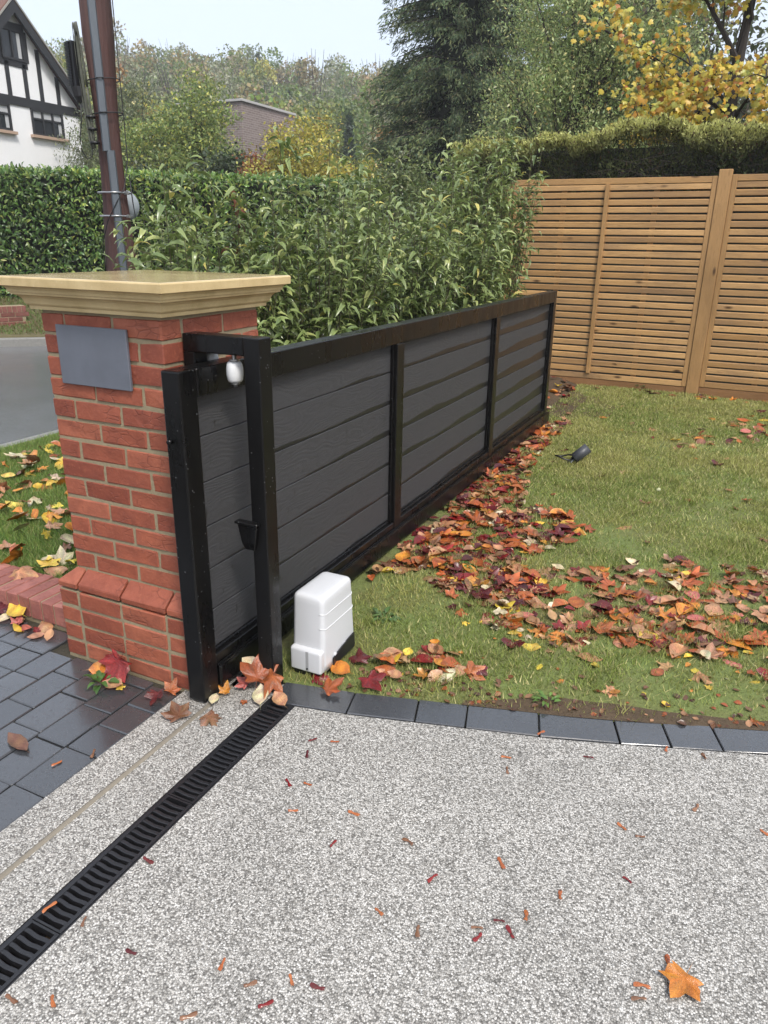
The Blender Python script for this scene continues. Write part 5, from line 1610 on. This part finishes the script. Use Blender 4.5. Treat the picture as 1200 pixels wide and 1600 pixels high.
mixd = [(3.4, 'dark red'), (2.6, 'crimson'), (5.5, 'russet'), (4.6, 'tan'), (2, 'brown'), (1.6, 'orange'), (.35, 'yellow'), (.5, 'cream')]
mixt = [(4.5, 'tan'), (4.5, 'russet'), (1.8, 'dark red'), (1, 'crimson'), (1.8, 'orange'), (.6, 'yellow'), (.8, 'cream'), (2, 'brown'), (.4, 'pink')]
mixv = [(3, 'yellow'), (3, 'orange'), (3, 'tan'), (2, 'cream'), (1.5, 'russet'), (.7, 'brown')]
scatter(DRIFT1, 760, mixd, 'in the leaf drift along the gate', .002, .024, 9, .04, .092, lawn_z, .30, 3, .3)
scatter(DRIFT2, 215, mixt, 'in the near lawn patch', .003, .014, 8, .04, .094, lawn_z, .32, 6, .35)
scatter([(-1.2, 3.25), (-.95, 3.6), (-.5, 3.7), (.5, 4.4), (.55, 3.0), (-.2, 2.85), (-.8, 2.75), (-1.1, 2.9)], 190, mixt, 'on the grass around the leaf patch', .006, .018, 15, .035, .085, lawn_z, .33, 16, .4)
scatter(DRIFT3, 70, mixt, 'in the thin patch near the fence', .008, .02, 16, .05, .10, lawn_z, .46, 8)
scatter(DRIFT4, 34, mixt, 'at the lawn edge by the motor', .01, .03, 20, .04, .085, lawn_z, 0, 8)
scatter([(-1.5, 2.35), (-1.0, 2.3), (.6, 2.75), (1.4, 3.2), (1.4, 9.2), (-1.4, 9.2)], 95, mixt, 'scattered singly on the lawn', .006, .014, 12, .03, .08, lawn_z)
scatter([(-1.1, 2.35), (.5, 2.75), (1.3, 3.2), (1.3, 3.6), (-1.1, 2.9)], 60, [(3, 'yellow'), (2, 'cream'), (2, 'orange'), (1, 'tan')], 'on the thin grass by the paver border', .004, .012, 14, .012, .035, lawn_z, 0, 1, .7)
scatter([(-1.55, 9.0), (-2.0, 9.28), (1.4, 9.28), (1.4, 9.1)], 20, mixt, 'at the foot of the timber fence', .006, .02, 18, .05, .09, lawn_z)
scatter(VERGE, 150, mixv, 'on the verge', .02, .06, 26, .05, .10, verge_z)
scatter([(-2.95, 1.95), (-2.5, 1.9), (-2.42, 2.01), (-2.95, 2.015)], 10, mixt, 'on the pavers below the low brick wall', .006, .02, 16, .03, .06, lambda x, y: 0.0)
scatter([(-2.35, 7.2), (-1.8, 7.1), (-1.62, 8.2), (-1.7, 9.25), (-2.35, 9.25)], 60, mixd, 'on the soil beyond the gate end', .01, .03, 12, .05, .09, verge_z)
CAND.sort(key=lambda c: -(c[5] * (1 + 6 * c[4]) / math.hypot(c[2], c[3])))
NS = 255
for (col, si, x, y, z, sz, yaw, tl, td, where) in CAND[:NS]:
    kind = 'maple leaf' if si < 6 else 'oval leaf'
    form = ('flat', 'drooping', 'cupped', 'arched', 'folded', 'hunched', 'shallow', 'bowed', 'rolled', 'ridged', 'pinched')[si]
    size_ = 'big' if sz > .075 else 'small' if sz < .055 else 'middling'
    place = where
    if 'along the gate' in where:
        place = ('at the near end of the drift by the gate' if y < 3.5 else 'in the drift beside the middle gate panel' if y < 5.2 else 'in the drift beside the far gate panel')
    elif 'near lawn patch' in where:
        place = where + (', its left half' if x < -.5 else ', its right half')
    elif 'verge' in where:
        place = where + (', close to the low wall' if y < 2.8 else ', towards the road')
    leaf(col, si, x, y, z, sz, yaw, tl, td, '%s %s %s %s %s' % (size_, form, col, kind, place), 'fallen leaves ' + where)
Vs, Fs, Cs, off = [], [], [], 0
for (col, si, x, y, z, sz, yaw, tl, td, where) in CAND[NS:]:
    T, F, s_ = SHAPES[si]
    m_ = np.array(lmat(x, y, z, sz, R(yaw), R(tl), R(td)))
    V = T @ m_[:3, :3].T + m_[:3, 3]
    c_ = np.array(FLC[col]) * rl.uniform(.65, 1.2) * (1 + rl.uniform(-.1, .1, 3))
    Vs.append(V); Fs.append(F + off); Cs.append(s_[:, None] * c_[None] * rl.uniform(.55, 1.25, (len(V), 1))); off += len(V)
# leaf crumbs trodden into the lawn edge and drift
for k in range(560):
    if k < 260:
        x = rl.uniform(-1.2, 1.2); y = bi(x) + abs(rl.normal(0, .12)) + .005
    else:
        x = rl.uniform(-1.58, -.5); y = rl.uniform(2.9, 6.5)
        if not inside(np.array([x]), np.array([y]), DRIFT1)[0]: continue
    T, F, s_ = OVA[k % 5]
    m_ = np.array(lmat(x, y, lawn_z(x, y) + .006, rl.uniform(.012, .035), rl.uniform(0, 6), rl.uniform(0, .4), rl.uniform(0, 6)))
    V = T @ m_[:3, :3].T + m_[:3, 3]
    c_ = np.array(FLC[('brown', 'russet', 'tan', 'dark red', 'brown')[k % 5]]) * rl.uniform(.3, .8)
    Vs.append(V); Fs.append(F + off); Cs.append(s_[:, None] * c_[None]); off += len(V)
lt = put('leaf_litter', np_mesh('leaf_litter', np.concatenate(Vs), np.concatenate(Fs), np.concatenate(Cs)), M['litter'])
tag(lt, 'mass of wet autumn leaves lying under and between the larger ones', 'leaves', kind='stuff')

# ------------------------------------------------------------------ winged maple seeds on the drive
SEEDS = [(-1.146, 1.85), (-1.071, 1.876), (-1.121, 1.774), (-1.102, 1.624), (-1.043, 1.65), (-1.022, 1.529), (-.849, 1.601), (-.845, 1.466), (-.654, 1.569), (-.539, 1.48), (-.386, 1.616), (-.624, 1.316), (-.508, 1.309), (-.333, 1.43), (-.298, 1.411), (-.37, 1.361), (-.278, 1.476), (-.378, 1.385), (-.727, 1.054), (-.662, 1.069), (-.809, 1.004), (-.748, .979), (-.898, 1.014), (-1.117, .944), (-1.286, .954), (-1.186, .768), (-1.276, .729), (-.209, 1.583), (-.056, 1.714), (-.047, 1.899), (-.101, 1.914), (.091, 2.101), (.288, 2.083), (-.255, 2.192), (-.486, 2.003), (-.509, 2.064), (.024, 1.408), (.022, 1.372), (.073, 1.502), (-1.40, .945), (-1.281, 1.182), (-.888, .879), (.1, 2.378), (-.436, 2.25), (-.02, 2.36), (-1.84, 1.36), (-1.77, 1.45)]
def seed_mesh(k):
    V = []; F = []
    prof_ = ((0, .004, .004), (.006, .0052, .006), (.011, .0036, .005), (.016, .0034, .003), (.024, .0056, .0025), (.032, .006, .002), (.037, .0038, .0015))
    for i, (y, w_, z) in enumerate(prof_):
        xo = .0035 * math.sin(y * 70 + k)
        V += [(xo - w_, y - .018, .001 + .002 * math.sin(y * 90 + k)), (xo, y - .018, z + .0015), (xo + w_, y - .018, .001)]
    for i in range(len(prof_) - 1):
        for s in range(2): F.append((i * 3 + s, i * 3 + s + 1, i * 3 + s + 4, i * 3 + s + 3))
    return np_mesh('maple_seed', np.array(V), np.array(F), np.ones((len(V), 3)))
SM = [seed_mesh(i) for i in range(4)]
rr2 = random.Random(3)
for i, (x, y) in enumerate(SEEDS):
    col = ('russet', 'dark red', 'brown', 'crimson', 'russet')[rr2.randrange(5)]
    on = 'on the dark pavers' if x < -1.75 else 'beside the long drain' if x < -.98 else 'near the lone orange leaf' if (x > -.12 and y < 1.65) else 'near the paver border' if y > 1.8 else 'at the near edge of the drive' if y < 1.2 else 'in the middle of the drive'
    o = put('maple_seed', SM[i % 4], FL[col], None, loc=(x, y, .003), rot=(rr2.uniform(-.1, .1), rr2.uniform(-.2, .2), rr2.uniform(0, 6.28)), scale=(rr2.uniform(.75, 1.1),) * 3)
    tag(o, 'single %s winged maple seed %s' % (col, on), 'seed', 'maple seeds on the drive and pavers')

# ------------------------------------------------------------------ garden spotlight
gsp = thing('garden_spotlight', (-1.09, 5.74, 0), 'small black garden spotlight on a spike in the lawn', 'spotlight')
ax = Vector((.62, .32, .60)).normalized()
c = Vector((-1.035, 5.79, .095))
b = MB()
pts = [c - ax * .070, c - ax * .064, c + ax * .066, c + ax * .0665]
b.tube([tuple(p) for p in pts], [.034, .042, .042, .038], 20)
put('lamp_head', b.mesh('lamp_head', True), m_simple('anthracite_metal', (.045, .048, .056), .42), gsp)
b = MB(); b.tube([tuple(c + ax * .0665), tuple(c + ax * .068)], .031, 20)
put('lens', b.mesh('lens'), M['pane'], gsp)
b = MB(); b.tube([tuple(c - ax * .05), (-1.10, 5.735, .02), (-1.105, 5.73, -.03)], [.007, .006, .004], 6)
put('spike', b.mesh('spike'), M['galv'], gsp)
b = MB(); b.tube([tuple(c - ax * .062)] + [(-1.16 + .07 * math.cos(w_), 5.78 + .055 * math.sin(w_), .05 + .012 * math.sin(2 * w_)) for w_ in np.linspace(.2, 6.6, 22)] + [(-1.13, 5.70, .012), (-1.10, 5.62, .0)], .007, 6)
put('cable', b.mesh('cable', True), M['cable'], gsp)

# ------------------------------------------------------------------ weeds
def weed(x, y, z, n, size, label, seed, col):
    r_ = np.random.default_rng(seed)
    t_ = thing('weed', (x, y, z), label, 'plant')
    a = r_.uniform(0, 2 * math.pi, n)
    P = np.stack([x + .025 * np.cos(a) * r_.uniform(0, 1.6, n), y + .025 * np.sin(a) * r_.uniform(0, 1.6, n), np.full(n, z) + r_.uniform(.004, .02, n)], 1)
    Dv = np.stack([np.cos(a), np.sin(a), r_.uniform(.05, .5, n)], 1)
    put('leaves', cloud_mesh('leaves', ARCH[0][:2], P, Dv, r_.normal(0, .2, (n, 3)) + np.array([0, 0, 1]), r_.uniform(.6, 1.1, n) * size, r_.uniform(.35, .5, n), pick(r_, [(1, col), (1, tuple(v * 1.3 for v in col))], n)), M['leaf'], t_)
weed(-2.06, 1.775, .002, 16, .055, 'green weed lying on the pavers by the pillar foot', 1, (.07, .14, .035))
weed(-1.30, 2.75, .01, 26, .05, 'clump of grey green weed in the lawn beyond the motor', 2, (.10, .17, .055))
weed(-.46, 2.43, .01, 14, .04, 'bright green seedling at the paver border', 3, (.13, .24, .05))
weed(-1.06, 9.29, .05, 10, .05, 'tiny green creeper at the foot of the timber fence', 4, (.05, .10, .03))
weed(-1.17, 3.47, .01, 16, .045, 'small green weed among the leaves beside the gate', 5, (.08, .17, .04))

# ------------------------------------------------------------------ mist in the air
b = MB(); b.box(-340, 340, -340, 340, -1.2, 62)
hz = put('haze', b.mesh('haze'))
k = NM('mist')
pv = k.n('VolumePrincipled', {'Color': (.90, .93, .97, 1), 'Density': .0013, 'Anisotropy': .1})
k.t.links.new(pv.outputs[0], k.out.inputs['Volume'])
hz.data.materials.append(k.done())
tag(hz, 'thin grey mist hanging in the damp air', 'haze', kind='stuff')
